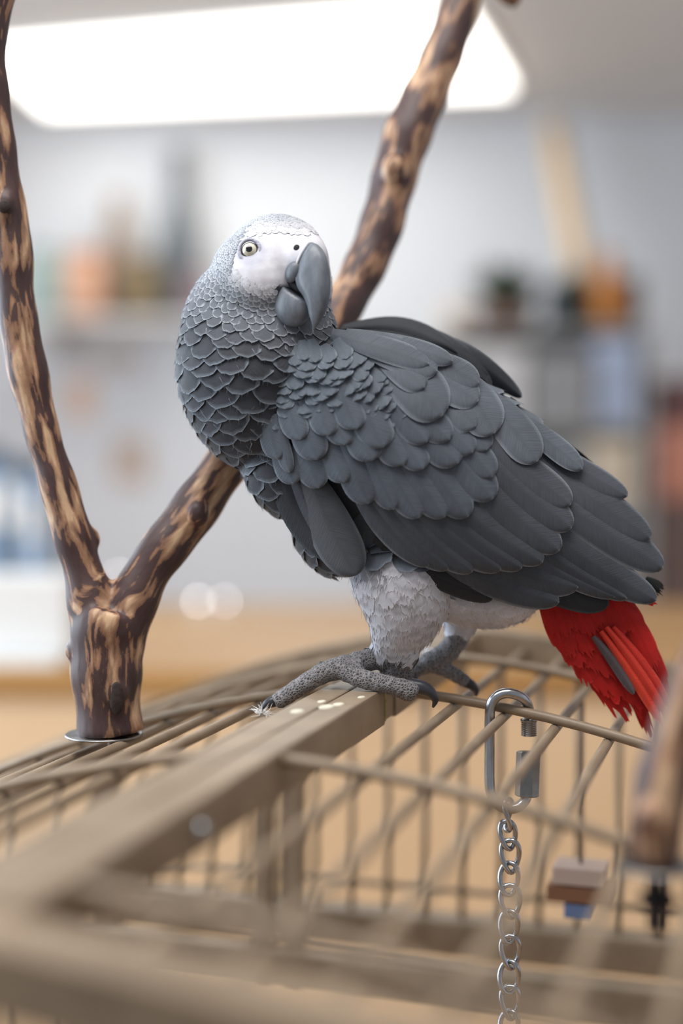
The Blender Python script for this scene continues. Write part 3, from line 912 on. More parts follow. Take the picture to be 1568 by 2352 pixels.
def dome_prof(R, frac):
    out = []
    for i in range(7):
        a = math.asin(frac) * (1 - i / 6)
        out.append((R * math.sin(a), R * math.cos(a)))
    return out
def ring_prof(R, f0, f1):
    out = []
    for i in range(6):
        a = math.asin(f1) + (math.asin(f0) - math.asin(f1)) * i / 5
        out.append((R * 1.03 * math.sin(a), R * 1.03 * math.cos(a)))
    out.append((R * 0.9 * f0, R * 0.9 * math.cos(math.asin(f0))))
    return out
p, n = surf(573, 575)
view = CAM - p; view /= np.linalg.norm(view)
n = n * 0.55 + view * 0.6; n /= np.linalg.norm(n)
disc_eye(p + n * 0.0006, n, parrot)
pm = mirror_head(p); c0 = B(np.array(634.), np.array(612.), np.array(-35.))
nm = pm - c0; nm /= np.linalg.norm(nm)
disc_eye(pm, nm, parrot)
p, n = surf(681, 570)
nv_ = (n + (CAM - p) / np.linalg.norm(CAM - p)); nv_ /= np.linalg.norm(nv_)
MB().ell(p - nv_ * 0.0004, *frame_axes(nv_, 7.5 / PXM, 9 / PXM, 3.5 / PXM), 16, 10).build('nostril', M_nostril, parrot)
pm = mirror_head(p)
MB().ell(pm, (7 / PXM, 0, 0), (0, 7 / PXM, 0), (0, 0, 8 / PXM), 14, 8).build('nostril', M_nostril, parrot)

for cl_ in ([(640, 1608, -50, 13), (622, 1613, -50, 13), (609, 1622, -50, 8.5), (603, 1637, -49, 2)],
            [(940, 1574, -74, 17), (966, 1579, -78, 17), (988, 1590, -80, 13), (999, 1608, -79, 8), (994, 1625, -77, 2.5)],
            [(775, 1531, 8, 11), (748, 1529, 14, 10), (733, 1522, 18, 4)],
            [(938, 1549, -10, 13), (950, 1556, -12, 10), (957, 1575, -12, 3)],
            [(1064, 1564, 90, 14), (1082, 1573, 94, 12), (1093, 1586, 98, 8), (1093, 1600, 100, 2.5)],
            [(934, 1556, 66, 12), (925, 1566, 62, 9), (920, 1580, 60, 3)]):
    s = catmull(np.array(cl_, float), 6)
    MB().tube(B(s[:, 0], s[:, 1], s[:, 2]), s[:, 3] / PXM, 12).build('claw', M_claw, parrot)

# ------------------------------------------------------------------ feathers
NC = 9
def feather_grid(nt_=12, nc=NC):
    t = 1 - (1 - np.linspace(0, 1, nt_)) ** 1.6
    s = np.linspace(-1, 1, nc)
    return t, s
def width_prof(t, base=0.45, peak=0.64, pw=2.5):
    rise = base + (1 - base) * np.sin(np.clip(t / peak, 0, 1) * math.pi / 2)
    k = np.clip((t - peak) / (1 - peak), 0, 1)
    return rise * np.sqrt(np.clip(1 - k ** pw, 0, 1))
GF = {}
def grid_faces(nt_, nc):
    if (nt_, nc) not in GF:
        GF[(nt_, nc)] = [(i * nc + k, i * nc + k + 1, (i + 1) * nc + k + 1, (i + 1) * nc + k) for i in range(nt_ - 1) for k in range(nc - 1)]
    return GF[(nt_, nc)]

# smooth folded-wing surface: thin-plate spline through (u,v)->depth
CP = np.array([(600, 950, -100), (605, 880, -92), (650, 800, -112), (620, 1050, -92), (650, 1120, -92), (700, 1200, -98), (750, 1270, -112), (810, 1325, -126), (870, 1290, -126),
    (800, 950, -164), (900, 1050, -172), (1000, 1150, -166), (800, 1100, -158), (720, 1000, -145), (700, 880, -140), (790, 768, -112), (800, 840, -150), (900, 785, -100), (900, 880, -150), (1000, 805, -72), (1100, 865, -48), (1200, 945, -34),
    (1290, 1040, -28), (1440, 1140, -16), (1500, 1230, -18), (1522, 1300, -22), (950, 1310, -130), (1080, 1375, -114), (1230, 1395, -88), (1400, 1390, -54), (1505, 1385, -38),
    (1150, 1050, -120), (1200, 1200, -122), (1300, 1250, -92), (1400, 1290, -62), (1050, 930, -122), (1350, 1150, -60), (980, 880, -128), (1100, 1280, -140), (950, 1220, -158)], float)
CP[:, 2] -= 6
def tps_fit(cp, lam=40.0):
    n = len(cp); X = cp[:, :2] / 300.0
    d = np.linalg.norm(X[:, None] - X[None], axis=2)
    K = np.where(d > 0, d * d * np.log(d + 1e-12), 0) + np.eye(n) * 1e-3
    Pm = np.hstack([np.ones((n, 1)), X])
    A = np.zeros((n + 3, n + 3)); A[:n, :n] = K; A[:n, n:] = Pm; A[n:, :n] = Pm.T
    b = np.zeros(n + 3); b[:n] = cp[:, 2]
    return np.linalg.solve(A, b)
TPS = tps_fit(CP)
def wing_w(u, v):
    X = np.stack([u, v], -1) / 300.0
    d = np.linalg.norm(X[..., None, :] - (CP[:, :2] / 300.0), axis=-1)
    k = np.where(d > 0, d * d * np.log(d + 1e-12), 0)
    return k @ TPS[:len(CP)] + TPS[-3] + X @ TPS[-2:]

C_WING = lin(80, 87, 97); C_WRIM = lin(114, 123, 133)
C_PRIM = lin(67, 72, 80); C_PRIMRIM = lin(120, 125, 132)
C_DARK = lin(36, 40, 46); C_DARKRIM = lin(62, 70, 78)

def rim_value(t, s, L, hw, rimpx):
    """0 in the feather, 1 along its outer edge; distances in pixels"""
    wp = width_prof(t)[:, None]
    de = (1 - np.abs(s)[None, :]) * wp * hw + 0 * t[:, None]
    dt = (1 - t)[:, None] * L * np.ones_like(s)[None, :]
    d = np.minimum(de, dt)
    m = np.clip(1 - d / rimpx, 0, 1) * np.clip((t[:, None] - 0.35) / 0.3, 0, 1)
    return m
def place_feather(name, base, tip, hw, layer, c0=C_WING, c1=C_WRIM, bend=0.0, lift=6.0, camber=4.0, wfun=wing_w, fray=0.0, nt_=13, nc=11, parent=parrot, mat=None, jit=0.05, rimpx=3.0, wprof=None, sink=0.0):
    """bend: sideways bulge of the centreline in pixels"""
    base = np.array(base, float); tip = np.array(tip, float)
    d = tip - base; L = np.linalg.norm(d); d /= L; nrm = np.array([-d[1], d[0]])
    t, s = feather_grid(nt_, nc)
    fr = 1 + fray * rng.uniform(-1, 0.3, nc)
    wp = width_prof(t) if wprof is None else wprof(t)
    if fray > 0.05:                                   # loose rounded end with a ragged fringe
        wp = 0.45 + 0.55 * np.sin(np.clip(t / 0.6, 0, 1) * math.pi / 2); fr = fr * (1 - 0.32 * np.abs(s) ** 2.3)
    tt = t[:, None] * (1 + (fr[None, :] - 1) * (t[:, None] ** (2.5 if fray > 0.05 else 4)))
    cx = base[0] + d[0] * L * tt + nrm[0] * (bend * np.sin(math.pi * tt) + hw * s[None, :] * wp[:, None])
    cy = base[1] + d[1] * L * tt + nrm[1] * (bend * np.sin(math.pi * tt) + hw * s[None, :] * wp[:, None])
    w = wfun(cx, cy) - layer + sink * (1 - t[:, None]) ** 3 - lift * t[:, None] ** 1.5 + camber * (np.abs(s)[None, :] ** 2) - 0.8 * np.exp(-(s[None, :] / 0.1) ** 2)
    v = B(cx.ravel(), cy.ravel(), w.ravel())
    rm = rim_value(t, s, L, hw, rimpx)
    k = 1 + jit * rng.uniform(-1, 1)
    shaft = np.exp(-(s[None, :] / 0.12) ** 2) * 0.12 * np.ones_like(t)[:, None]
    col = (c0 * k)[None, None, :] * (1 - rm[..., None]) + (c1 * k)[None, None, :] * rm[..., None]
    col = col * (1 - shaft[..., None])
    uv = np.stack([s[None, :] * wp[:, None] * hw / 100, np.broadcast_to(t[:, None] * L / 100, (nt_, nc)) + rng.uniform(0, 20)], -1).reshape(-1, 2)
    return mesh_obj(name, v, grid_faces(nt_, nc), mat or M_feather, parent, True, col=col.reshape(-1, 3), uv=uv)

# primaries and secondaries of the near wing, lowest first
FL = [  # base, tip, half width, bend, dark
    ((880, 1255), (1130, 1378), 24, 10, 1), ((860, 1235), (1085, 1350), 24, 10, 1),
    ((1190, 1330), (1398, 1388), 34, 4, 2), ((990, 1270), (1284, 1384), 34, 14, 0), ((1020, 1225), (1328, 1350), 40, 22, 0),
    ((1140, 1230), (1412, 1372), 22, 10, 0), ((1160, 1200), (1440, 1376), 26, 10, 0), ((1180, 1150), (1507, 1380), 40, 16, 0), ((1190, 1080), (1523, 1306), 46, 6, 0),
    ((1190, 1020), (1494, 1238), 42, 4, 0), ((1150, 970), (1441, 1140), 30, 4, 0),
    ((800, 1090), (985, 1300), 30, 16, 0), ((835, 1100), (1030, 1308), 34, 18, 0), ((875, 1105), (1085, 1314), 36, 18, 0), ((920, 1110), (1150, 1310), 38, 18, 0), ((960, 1110), (1198, 1306), 38, 18, 0),
    ((1000, 1100), (1246, 1292), 40, 18, 0), ((1060, 1040), (1284, 1266), 48, 16, 0), ((1090, 1020), (1312, 1214), 46, 10, 0), ((1110, 990), (1310, 1160), 42, 8, 0)]
for i, (b_, t_, hw, bd, dk) in enumerate(FL):
    c0, c1 = [(C_PRIM, C_PRIMRIM), (C_DARK, C_DARKRIM), (C_DARK, C_DARKRIM)][dk]
    lay = (-4 if dk else 1.0 + 1.3 * i)
    place_feather('flight_feather', b_, t_, hw, lay, c0, c1, bend=bd, lift=4, camber=6, nt_=16, nc=11, rimpx=2.6)
# leading edge: dark outer feather and the big drooping alula feather
place_feather('flight_feather', (625, 1040), (775, 1288), 40, 2, C_DARK, C_DARKRIM, bend=20, camber=10, nt_=16)
place_feather('flight_feather', (668, 1060), (800, 1312), 34, 6, lin(60, 64, 72), C_WRIM, bend=16, camber=10, nt_=16)
place_feather('flight_feather', (700, 1075), (818, 1322), 54, 12, lin(66, 69, 74), lin(92, 97, 104), bend=6, camber=14, lift=12, nt_=18, nc=13)

COV = [  # greater coverts then median coverts, left to right; later ones lie on top
    ((640, 1000), (674, 1112), 30), ((690, 985), (733, 1121), 36), ((748, 990), (792, 1108), 34), ((790, 1000), (846, 1157), 40), ((840, 1010), (905, 1170), 34), ((868, 1015), (962, 1190), 38), ((915, 1020), (1021, 1189), 40), ((962, 1020), (1074, 1188), 42),
    ((1015, 990), (1131, 1147), 44), ((1035, 965), (1130, 1096), 40), ((1060, 940), (1118, 1034), 34),
    ((632, 950), (665, 1086), 19), ((615, 940), (638, 1055), 29), ((690, 920), (728, 1056), 40), ((770, 915), (792, 1022), 36), ((810, 940), (855, 1058), 40), ((868, 950), (926, 1068), 40), ((905, 960), (971, 1078), 36), ((955, 960), (1052, 1065), 42), ((985, 930), (1085, 1040), 36),
    ((655, 900), (690, 1010), 32), ((730, 895), (755, 1000), 34), ((830, 900), (880, 1028), 44), ((895, 905), (980, 1016), 36), ((925, 900), (1032, 1010), 38), ((780, 880), (820, 985), 36)]
for i, (b_, t_, hw) in enumerate(COV):
    place_feather('covert_feather', b_, t_, hw, 20 + 0.5 * i, bend=hw * 0.12, lift=9, camber=6)
# lesser coverts: rows of small scallops over the shoulder
LC = np.array([(640, 808), (700, 792), (770, 788), (840, 815), (880, 860), (935, 915), (985, 965), (905, 985), (820, 950), (740, 955), (660, 975), (606, 985), (598, 920), (612, 860)], float)
rows = []
y = 965
ri = 0
while y > 790:
    x = 596 + (ri % 2) * 17
    while x < 1000:
        px, py = x + rng.uniform(-11, 11), y + rng.uniform(-8, 8) + (x - 600) * 0.02
        if inpoly(LC, np.array([px]), np.array([py]))[0]:
            rows.append((px, py))
        x += 33
    y -= 20
    ri += 1
for i, (px, py) in enumerate(rows):
    f = np.clip((px - 640) / 260, 0, 1)
    a_ = math.radians(96 - 55 * f + rng.uniform(-8, 8))
    L = 46 + rng.uniform(-9, 14); ll = 15 + 6 * min(1.0, polydist(LC, px, py) / 40)
    d = np.array([math.cos(a_), math.sin(a_)]) * L
    place_feather('covert_feather', (px - d[0] * .6, py - d[1] * .6), (px + d[0] * .4, py + d[1] * .4), 20 + rng.uniform(-4, 7), ll + (965 - py) * 0.03 + rng.uniform(-1, 1), lin(84, 92, 102), lin(118, 128, 138), lift=15, camber=3, nt_=9, nc=9, rimpx=4)
# scapulars: broad feathers falling from the back over the wing
SC = [((1170, 950), (1337, 1078), 28), ((1100, 900), (1234, 1060), 46), ((1010, 900), (1092, 980), 44), ((1030, 850), (1136, 995), 52), ((930, 830), (1098, 922), 44), ((950, 815), (1100, 880), 34),
      ((860, 800), (1016, 955), 62), ((850, 790), (975, 890), 40), ((790, 772), (1004, 852), 42), ((820, 768), (1040, 830), 26), ((760, 768), (985, 836), 30)]
for i, (b_, t_, hw) in enumerate(SC):
    place_feather('scapular_feather', b_, t_, hw, 30 + 1.6 * i, lin(82, 89, 98), lin(120, 128, 137), bend=-hw * 0.1, lift=9, camber=7, nt_=14, sink=20 + 1.6 * i)
# far wing: dark feathers rising behind the back
def farw(u, v): return 60 + 0.0 * u + np.clip((790 - v), 0, 60) * 0.5
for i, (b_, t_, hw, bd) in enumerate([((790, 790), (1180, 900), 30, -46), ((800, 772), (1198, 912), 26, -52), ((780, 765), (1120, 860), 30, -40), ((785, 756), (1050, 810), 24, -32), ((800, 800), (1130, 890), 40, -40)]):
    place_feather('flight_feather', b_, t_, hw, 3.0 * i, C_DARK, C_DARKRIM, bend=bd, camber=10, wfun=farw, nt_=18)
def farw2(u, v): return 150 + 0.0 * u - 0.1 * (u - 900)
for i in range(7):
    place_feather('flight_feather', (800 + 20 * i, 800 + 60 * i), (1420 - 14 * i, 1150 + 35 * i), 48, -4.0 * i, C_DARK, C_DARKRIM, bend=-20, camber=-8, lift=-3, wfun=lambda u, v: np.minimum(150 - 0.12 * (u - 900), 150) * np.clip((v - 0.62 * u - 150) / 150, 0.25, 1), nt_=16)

# tail
def tw(w_): return lambda u, v: w_ + 0.0 * u
R0, R1 = lin(176, 26, 22), lin(206, 52, 40)
RD, RDr = R0, R1
TL = [((1390, 1380), (1500, 1692), 30, 26, RD, RDr, 0), ((1410, 1380), (1526, 1668), 26, 18, R0, R1, -6), ((1425, 1375), (1542, 1640), 24, 12, R0, R1, -8),
      ((1320, 1400), (1440, 1655), 36, 10, RD, RDr, 8), ((1345, 1400), (1484, 1648), 34, 6, RD, RDr, 4),
      ((1362, 1462), (1456, 1594), 13, -24, lin(84, 76, 80), lin(104, 100, 106), -4), ((1380, 1450), (1520, 1664), 12, -26, lin(206, 62, 44), lin(226, 96, 74), -4), ((1392, 1440), (1532, 1645), 12, -28, lin(200, 56, 42), lin(220, 86, 66), -5), ((1408, 1440), (1540, 1628), 13, -24, lin(196, 48, 38), lin(216, 80, 60), -6)]
rt_ = np.random.default_rng(11)
def soft_tail(x0, y0, x1, y1, n, hw, w_, L):
    for k in range(n):
        f = (k + 0.5) / n
        bx, by = x0 + (x1 - x0) * f + rt_.uniform(-6, 6), y0 + (y1 - y0) * f + rt_.uniform(-6, 6)
        a_ = math.radians(66 - 6 * f + rt_.uniform(-5, 5)); l_ = L * rt_.uniform(0.85, 1.12)
        TL.append(((bx, by), (bx + math.cos(a_) * l_, by + math.sin(a_) * l_), hw * rt_.uniform(0.85, 1.15), w_ + rt_.uniform(-3, 3), R0 if rt_.random() < .6 else RD, R1, rt_.uniform(-5, 5)))
soft_tail(1300, 1470, 1420, 1520, 4, 26, 2, 125)
soft_tail(1275, 1430, 1430, 1450, 5, 27, -4, 130)
soft_tail(1238, 1390, 1445, 1385, 8, 26, -10, 130)
soft_tail(1232, 1368, 1440, 1360, 8, 23, -16, 105)
TL.append(((1418, 1376), (1508, 1545), 24, -18, R0, R1, -8))
for i, (b_, t_, hw, w_, c0, c1, bd) in enumerate(TL):
    place_feather('tail_feather', b_, t_, hw, 0, c0, c1, bend=bd, lift=2, camber=7, wfun=tw(w_ - 10), fray=0.16 if hw > 20 else 0.02, nt_=16, nc=21 if hw > 20 else 9, mat=M_red, rimpx=4)
place_feather('tail_feather', (1440, 1360), (1508, 1390), 10, 0, R0, R1, wfun=tw(-20), mat=M_red, fray=.1)
place_feather('tail_feather', (1480, 1330), (1524, 1366), 18, 0, lin(24, 28, 30), lin(30, 34, 36), wfun=tw(10), fray=.3, nc=21)

# small contour feathers over head, neck, breast, belly and thighs: sampled over the whole skin
BVt = BV
tri_c = np.array([BV[list(f)].mean(0) for f in BF]); fu, fv, fww = Binv(tri_c)
fnorm = np.array([np.cross(BV[f[1]] - BV[f[0]], BV[f[2]] - BV[f[0]]) for f in BF]); fnorm /= np.linalg.norm(fnorm, axis=1)[:, None] + 1e-12
fdist = face_dist(fu, fv, fww)
ffoot = footm[np.array([f[0] for f in BF])]
WINGP = np.array([(640, 830), (760, 800), (800, 775), (900, 790), (1000, 815), (1100, 872), (1200, 950), (1300, 1060), (1420, 1150), (1480, 1240), (1490, 1340), (1400, 1375), (1230, 1370), (1080, 1345), (960, 1240), (870, 1190), (800, 1210), (730, 1190), (668, 1100), (640, 1030), (630, 930)], float)
near_wing = inpoly(WINGP, fu, fv) & (fww < -10)
def size_of(u, v, w):
    dx = u - 640; dy = v - 592
    d = np.hypot(0.62 * dx, np.where(dy < 0, 0.9 * dy, dy))
    s = 9.5 + np.clip((d - 85) / 185, 0, 1) * 52
    s = np.where((v > 1270) & (u > 760), 58, s)
    s = np.where((u > 800) & (v < 1270), 70, s)
    return s, d
fs_, fd_ = size_of(fu, fv, fww)
headz = (fv < 770) & (fd_ < 175)
ok = (ffoot < 0.3) & ~near_wing & ~((fdist < -5 - 3 * np.sin(fu * 0.35)) & headz) & ~((fu > 1235) & (fv > 1395))
# beak base and throat pocket stay bare
ss_, hh_ = to_sh(fu, fww)
ok &= ~((ss_ > -72) & (np.abs(hh_) < 34) & (fv > 630) & (fv < 745))
BEAKP = np.array([(645, 630), (634, 655), (632, 715), (655, 735), (690, 745), (722, 750), (742, 700), (748, 640), (738, 590), (728, 568), (690, 602), (660, 606)], float)
ok &= ~((fv > 1496) & (fu < 1000)) & ~((fv > 1470) & (fu < 860))
ok &= ~(inpoly(BEAKP, fu, fv) & (fww < -20))
cand = np.nonzero(ok)[0]; cand = cand[np.argsort(rng.random(len(cand)))]
taken = {}
chosen = []
cell = 0.006
for fi in cand:
    p = tri_c[fi]; r = fs_[fi] * 0.60 / PXM
    if fu[fi] > 760 and fv[fi] > 1270: r *= 0.8
    k = tuple((p // cell).astype(int)); good = True
    m = int(math.ceil(r / cell))
    for ix in range(-m, m + 1):
        for iy in range(-m, m + 1):
            for iz in range(-m, m + 1):
                for (q, rq) in taken.get((k[0] + ix, k[1] + iy, k[2] + iz), ()):
                    if ((q - p) ** 2).sum() < (0.5 * (r + rq)) ** 2: good = False; break
                if not good: break
            if not good: break
        if not good: break
    if good:
        taken.setdefault(k, []).append((p, r)); chosen.append(fi)
F0 = B(np.array(738.), np.array(566.), np.array(-130.))
groups = {'head_feathers': [[], [], [], []], 'neck_feathers': [[], [], [], []], 'belly_feathers': [[], [], [], []]}
def lerp(a, b, t): return a + (b - a) * t
barbv, barbf, barbc = [], [], []
for fi in chosen:
    p = tri_c[fi]; n = fnorm[fi]; u, v, w = fu[fi], fv[fi], fww[fi]
    size = fs_[fi]; d = fd_[fi]
    down = np.array([0, 0, -1.0])
    isbelly = v > 1280 and u > 760
    if isbelly:
        fl_ = down + (np.array([0.35, 0, 0]) if u > 1000 else np.array([-0.05, 0, 0])); g = 'belly_feathers'
    else:
        a0 = p - F0; a0 /= np.linalg.norm(a0)
        k = np.clip((v - 640) / 140, 0, 1)
        fl_ = lerp(a0, 0.5 * a0 + 0.85 * down + 0.12 * np.array([1, 0, 0]), k)
        if u > 760 and v > 760: fl_ = np.array([0.75, 0, -0.65])
        g = 'head_feathers' if size < 34 else 'neck_feathers'
    fl_ = fl_ - n * (fl_ @ n); L_ = np.linalg.norm(fl_)
    if L_ < 1e-3: continue
    fl_ /= L_
    fl_ = fl_ + np.cross(n, fl_) * rng.normal(0, 0.12); fl_ /= np.linalg.norm(fl_)
    lat = np.cross(n, fl_)
    L = size * (1.35 if not isbelly else 1.75) / PXM; hw = size * ((0.60 if size < 34 else 0.74) if not isbelly else 0.6) / PXM
    big = size > 30
    nt_, nc = (10, 19) if isbelly else ((8, 9) if big else (5, 5))
    t, s = feather_grid(nt_, nc)
    wp = 0.5 + 0.5 * np.sin(np.clip(t / 0.55, 0, 1) * math.pi / 2)
    rnd = 1 - 0.34 * np.abs(s) ** 2.3
    fr = 1 + (0.10 if isbelly else 0.07 if big else 0.0) * rng.uniform(-1, 0.35, nc)
    base = p - fl_ * L * 0.5
    pos = base + fl_ * (L * t[:, None, None] * (1 + (fr[None, :, None] * rnd[None, :, None] - 1) * t[:, None, None] ** 2)) + lat * (hw * s[None, :, None] * wp[:, None, None])
    pts = pos.reshape(-1, 3)
    hgt = (0.6 + (size * (0.20 if size > 30 else 0.15) if not isbelly else 2.6) * (0.3 if (fdist[fi] < 8 and v < 720) else 1.0) * t[:, None] ** 1.3 - size * (0.012 if isbelly else 0.05) * s[None, :] ** 2 * t[:, None] + rng.uniform(0, 1.2)) / PXM * np.ones((nt_, nc))
    out = []
    for q, hq in zip(pts, hgt.ravel()):
        loc, nn, _, _ = bvh.find_nearest(Vector(q))
        nn = np.array(nn)
        if nn @ n < 0.1: nn = n
        out.append(np.array(loc) + nn * hq + 0.35 * ((q - np.array(loc)) - nn * ((q - np.array(loc)) @ nn)))
    # colours
    if isbelly:
        kk = np.clip((v - 1285) / 40, 0, 1) if u < 900 else 1.0
        c0 = lerp(lin(96, 98, 106), lin(196, 197, 206), kk); c1 = lerp(lin(130, 134, 142), lin(212, 212, 219), kk)
        rimpx = 5
    else:
        k = np.clip((d - 95) / 120, 0, 1)
        pale = np.clip(1 - fdist[fi] / 26, 0, 1) * (v < 720)
        c0 = lerp(lin(128, 135, 145), lin(54, 57, 64), k ** 0.7); c1 = lerp(lin(196, 201, 208), lin(128, 138, 149), k)
        c0 = lerp(c0, lin(208, 209, 216), pale); c1 = lerp(c1, lin(216, 217, 223), pale)
        if u > 780: c0 = C_WING; c1 = C_WRIM
        rimpx = max(2.2, size * 0.095)
    kj = 1 + 0.08 * rng.uniform(-1, 1)
    rm = rim_value(t, s, L * PXM, hw * PXM, rimpx * (1.0 if big else 1.6))
    if isbelly:                                            # soft grey bar just inside the pale tip
        bar_ = np.exp(-((t[:, None] - 0.82) / 0.07) ** 2) * np.ones((nt_, nc)) * (0.9 if rng.random() < 0.6 else 0.2) * (1 if u < 1000 else 0.3)
    else:
        bar_ = np.zeros((nt_, nc))
    col = (c0 * (1 - rm[..., None]) + c1 * rm[..., None]) * kj
    col = col * (1 - 0.30 * bar_[..., None])
    if size > 18:
        nb = 10 if isbelly else 5
        oo = np.array(out).reshape(nt_, nc, 3)
        for _ in range(nb):
            kc = int(rng.integers(1, nc - 1)); p0 = oo[-2, kc]; dr = oo[-1, kc] - oo[-4 if nt_ > 4 else 0, kc]
            dr = dr / (np.linalg.norm(dr) + 1e-9) + lat * rng.normal(0, 0.15) + n * rng.uniform(0, 0.25)
            l_ = (size * rng.uniform(0.10, 0.30) * (1.7 if isbelly else 1)) / PXM
            w_ = (0.9 if isbelly else 0.6) / PXM
            o_ = len(barbv)
            barbv.extend([p0 - lat * w_, p0 + lat * w_, p0 + n * w_, p0 + dr * l_])
            barbf.extend([(o_, o_ + 1, o_ + 3), (o_ + 1, o_ + 2, o_ + 3), (o_ + 2, o_, o_ + 3)])
            barbc.extend([c1 * kj * (1.15 if isbelly else 1.0)] * 4)
    G_ = groups[g]
    o_ = sum(len(x) for x in G_[0])
    G_[0].append(np.array(out)); G_[1] += [tuple(i + o_ for i in q) for q in grid_faces(nt_, nc)]
    G_[2].append(col.reshape(-1, 3))
    G_[3].append(np.stack([s[None, :] * wp[:, None] * hw * PXM / 100, np.broadcast_to(t[:, None] * L * PXM / 100, (nt_, nc)) + rng.uniform(0, 20)], -1).reshape(-1, 2))
for g, (vv, ff, c_, uv_) in groups.items():
    o = mesh_obj(g, np.vstack(vv), ff, M_down if g == 'belly_feathers' else M_feather, parrot, True, col=np.vstack(c_), uv=np.vstack(uv_))
    o['kind'] = 'stuff'
bo = mesh_obj('feather_barbs', np.array(barbv), barbf, M_down, parrot, True, col=np.array(barbc), uv=np.zeros((len(barbv), 2)))
bo['kind'] = 'stuff'

# ------------------------------------------------------------------ background: work table, shelves and what stands on them
def at(px, py, dep): return PT(px, py, dep)
ztop = at(0, 1540, 1.8)[2]
tb = root('work_table', (0.0, 2.15, 0), 'pale birch work table with a closed front panel', 'table')
x0, x1 = -1.3, 1.6
yF = at(0, 1540, 1.8)[1]; yBk = yF + 0.80
MB().box((x0, yF, ztop - 0.03), (x1 - x0, 0, 0), (0, yBk - yF, 0), (0, 0, 0.03)).build('table_top', M_tabletop, tb, smooth=False)
MB().box((x0 + 0.03, yF + 0.015, 0.08), (x1 - x0 - 0.06, 0, 0), (0, 0.02, 0), (0, 0, ztop - 0.11)).build('front_panel', M_table, tb, smooth=False)
for lx in (x0 + 0.04, x1 - 0.1):
    for ly in (yF + 0.05, yBk - 0.1):
        MB().box((lx, ly, 0), (0.06, 0, 0), (0, 0.06, 0), (0, 0, ztop - 0.03)).build('leg', M_table, tb, smooth=False)

def ontable(px, dep):
    p = at(px, 1400, dep); return np.array([p[0], p[1], ztop])
# white case added in place of a blown-out glare patch on the table
o = ontable(20, 1.86)
lb = root('white_case', o, 'white case added in place of a glare patch on the work table behind the forked branch', 'case')
MB().box(o + np.array([-0.16, 0.02, 0]), (0.245, 0, 0), (0, 0.05, 0), (0, 0, 0.115)).build('case_body', M_white, lb, smooth=False)
MB().box(o + np.array([-0.15, 0.012, 0.01]), (0.225, 0, 0), (0, 0.009, 0), (0, 0, 0.10)).build('front_panel', M_white, lb, smooth=False)
MB().box(o + np.array([-0.13, -0.03, 0]), (0.2, 0, 0), (0, 0.06, 0), (0, 0, 0.008)).build('foot', M_white, lb, smooth=False)
# glowing beads added for blurred bright spots of unknown source
def bulb(px, py, dep, lab, k=1.0):
    c = at(px, py, dep)
    r = root('bright_spot_bead', (c[0], c[1], ztop), lab, 'glow bead', None)
    hgt = max(c[2] - ztop, 0.012)
    b = np.array([c[0], c[1], ztop])
    MB().lathe(b, [(0.012, 0), (0.012, 0.003), (0.002, 0.005), (0.0015, hgt - 0.006), (0.003, hgt - 0.004), (0.003, hgt - 0.001)], 14).build('stem', M_white, r)
    MB().lathe(b, [(0.0015, hgt - 0.001), (0.0028 * k, hgt + 0.0015), (0.0030 * k, hgt + 0.003), (0.0018 * k, hgt + 0.0052), (0.0002, hgt + 0.006)], 12).build('bulb', M_bulb, r)
bulb(455, 1384, 2.45, 'glowing bead added for the bright spot nearest the fork of the branch', 1.0)
bulb(516, 1400, 2.5, 'smaller glowing bead added for the dimmer spot beside the bright one', 0.62)
bulb(272, 1325, 2.5, 'glowing bead added for the bright spot in the crotch of the forked branch', 0.7)

def bottle(o, h, r, mat, name, lab, cat, prof=None, capm=None, group=None):
    rt = root(name, o, lab, cat, group)
    prof = prof or [(0.8, 0), (1, 0.03), (1, 0.6), (0.85, 0.7), (0.38, 0.8), (0.34, 0.93)]
    MB().lathe(o, [(a * r, b * h) for a, b in prof], 20).build('vessel', mat, rt)
    if capm is not None:
        a, b = prof[-1]
        MB().lathe(o, [(a * r * 1.12, b * h), (a * r * 1.15, h * 0.995), (a * r * 0.9, h)], 18).build('lid', capm, rt)
    return rt
VASE = [(0.5, 0), (0.75, 0.05), (1, 0.35), (0.9, 0.6), (0.5, 0.82), (0.45, 0.9), (0.6, 1.0)]
JAR = [(0.9, 0), (1, 0.04), (1, 0.78), (0.8, 0.86)]
# wall shelf with pottery on the left
DS = 5.55
zsh = at(0, 735, DS)[2]
xa, xb = at(70, 735, DS)[0], at(480, 735, DS)[0]
ys_ = at(0, 735, DS)[1]
sh = root('wall_shelf', ((xa + xb) / 2, YB - 0.01, zsh - 0.03), 'white wall shelf holding pottery and jars', 'shelf')
MB().box((xa, YB - 0.36, zsh - 0.022), (xb - xa, 0, 0), (0, 0.36, 0), (0, 0, 0.022)).build('shelf_board', M_white, sh, smooth=False)
for bx in (xa + 0.06, xb - 0.08):
    MB().box((bx, YB - 0.25, zsh - 0.13), (0.02, 0, 0), (0, 0.25, 0), (0, 0, 0.108)).build('bracket', M_white, sh, smooth=False)
def onshelf(px, dy=0):
    p = at(px, 735, DS); return np.array([p[0], p[1] + dy, zsh])
S = DS / FPX
cm = lambda n, c, r=0.5: plain(n, lin(*c), rough=r, var=0.1)
bottle(onshelf(405, .09), 400 * S, 48 * S, cm('slate_glaze', (92, 100, 106)), 'vase', 'tall slate grey vase on the wall shelf', 'vase', [(0.7, 0), (0.9, 0.05), (1, 0.4), (0.7, 0.62), (0.42, 0.75), (0.5, 1.0)])
bottle(onshelf(262, .09), 290 * S, 40 * S, cm('taupe_glaze', (150, 132, 118)), 'vase', 'slim taupe vase on the wall shelf', 'vase', VASE)
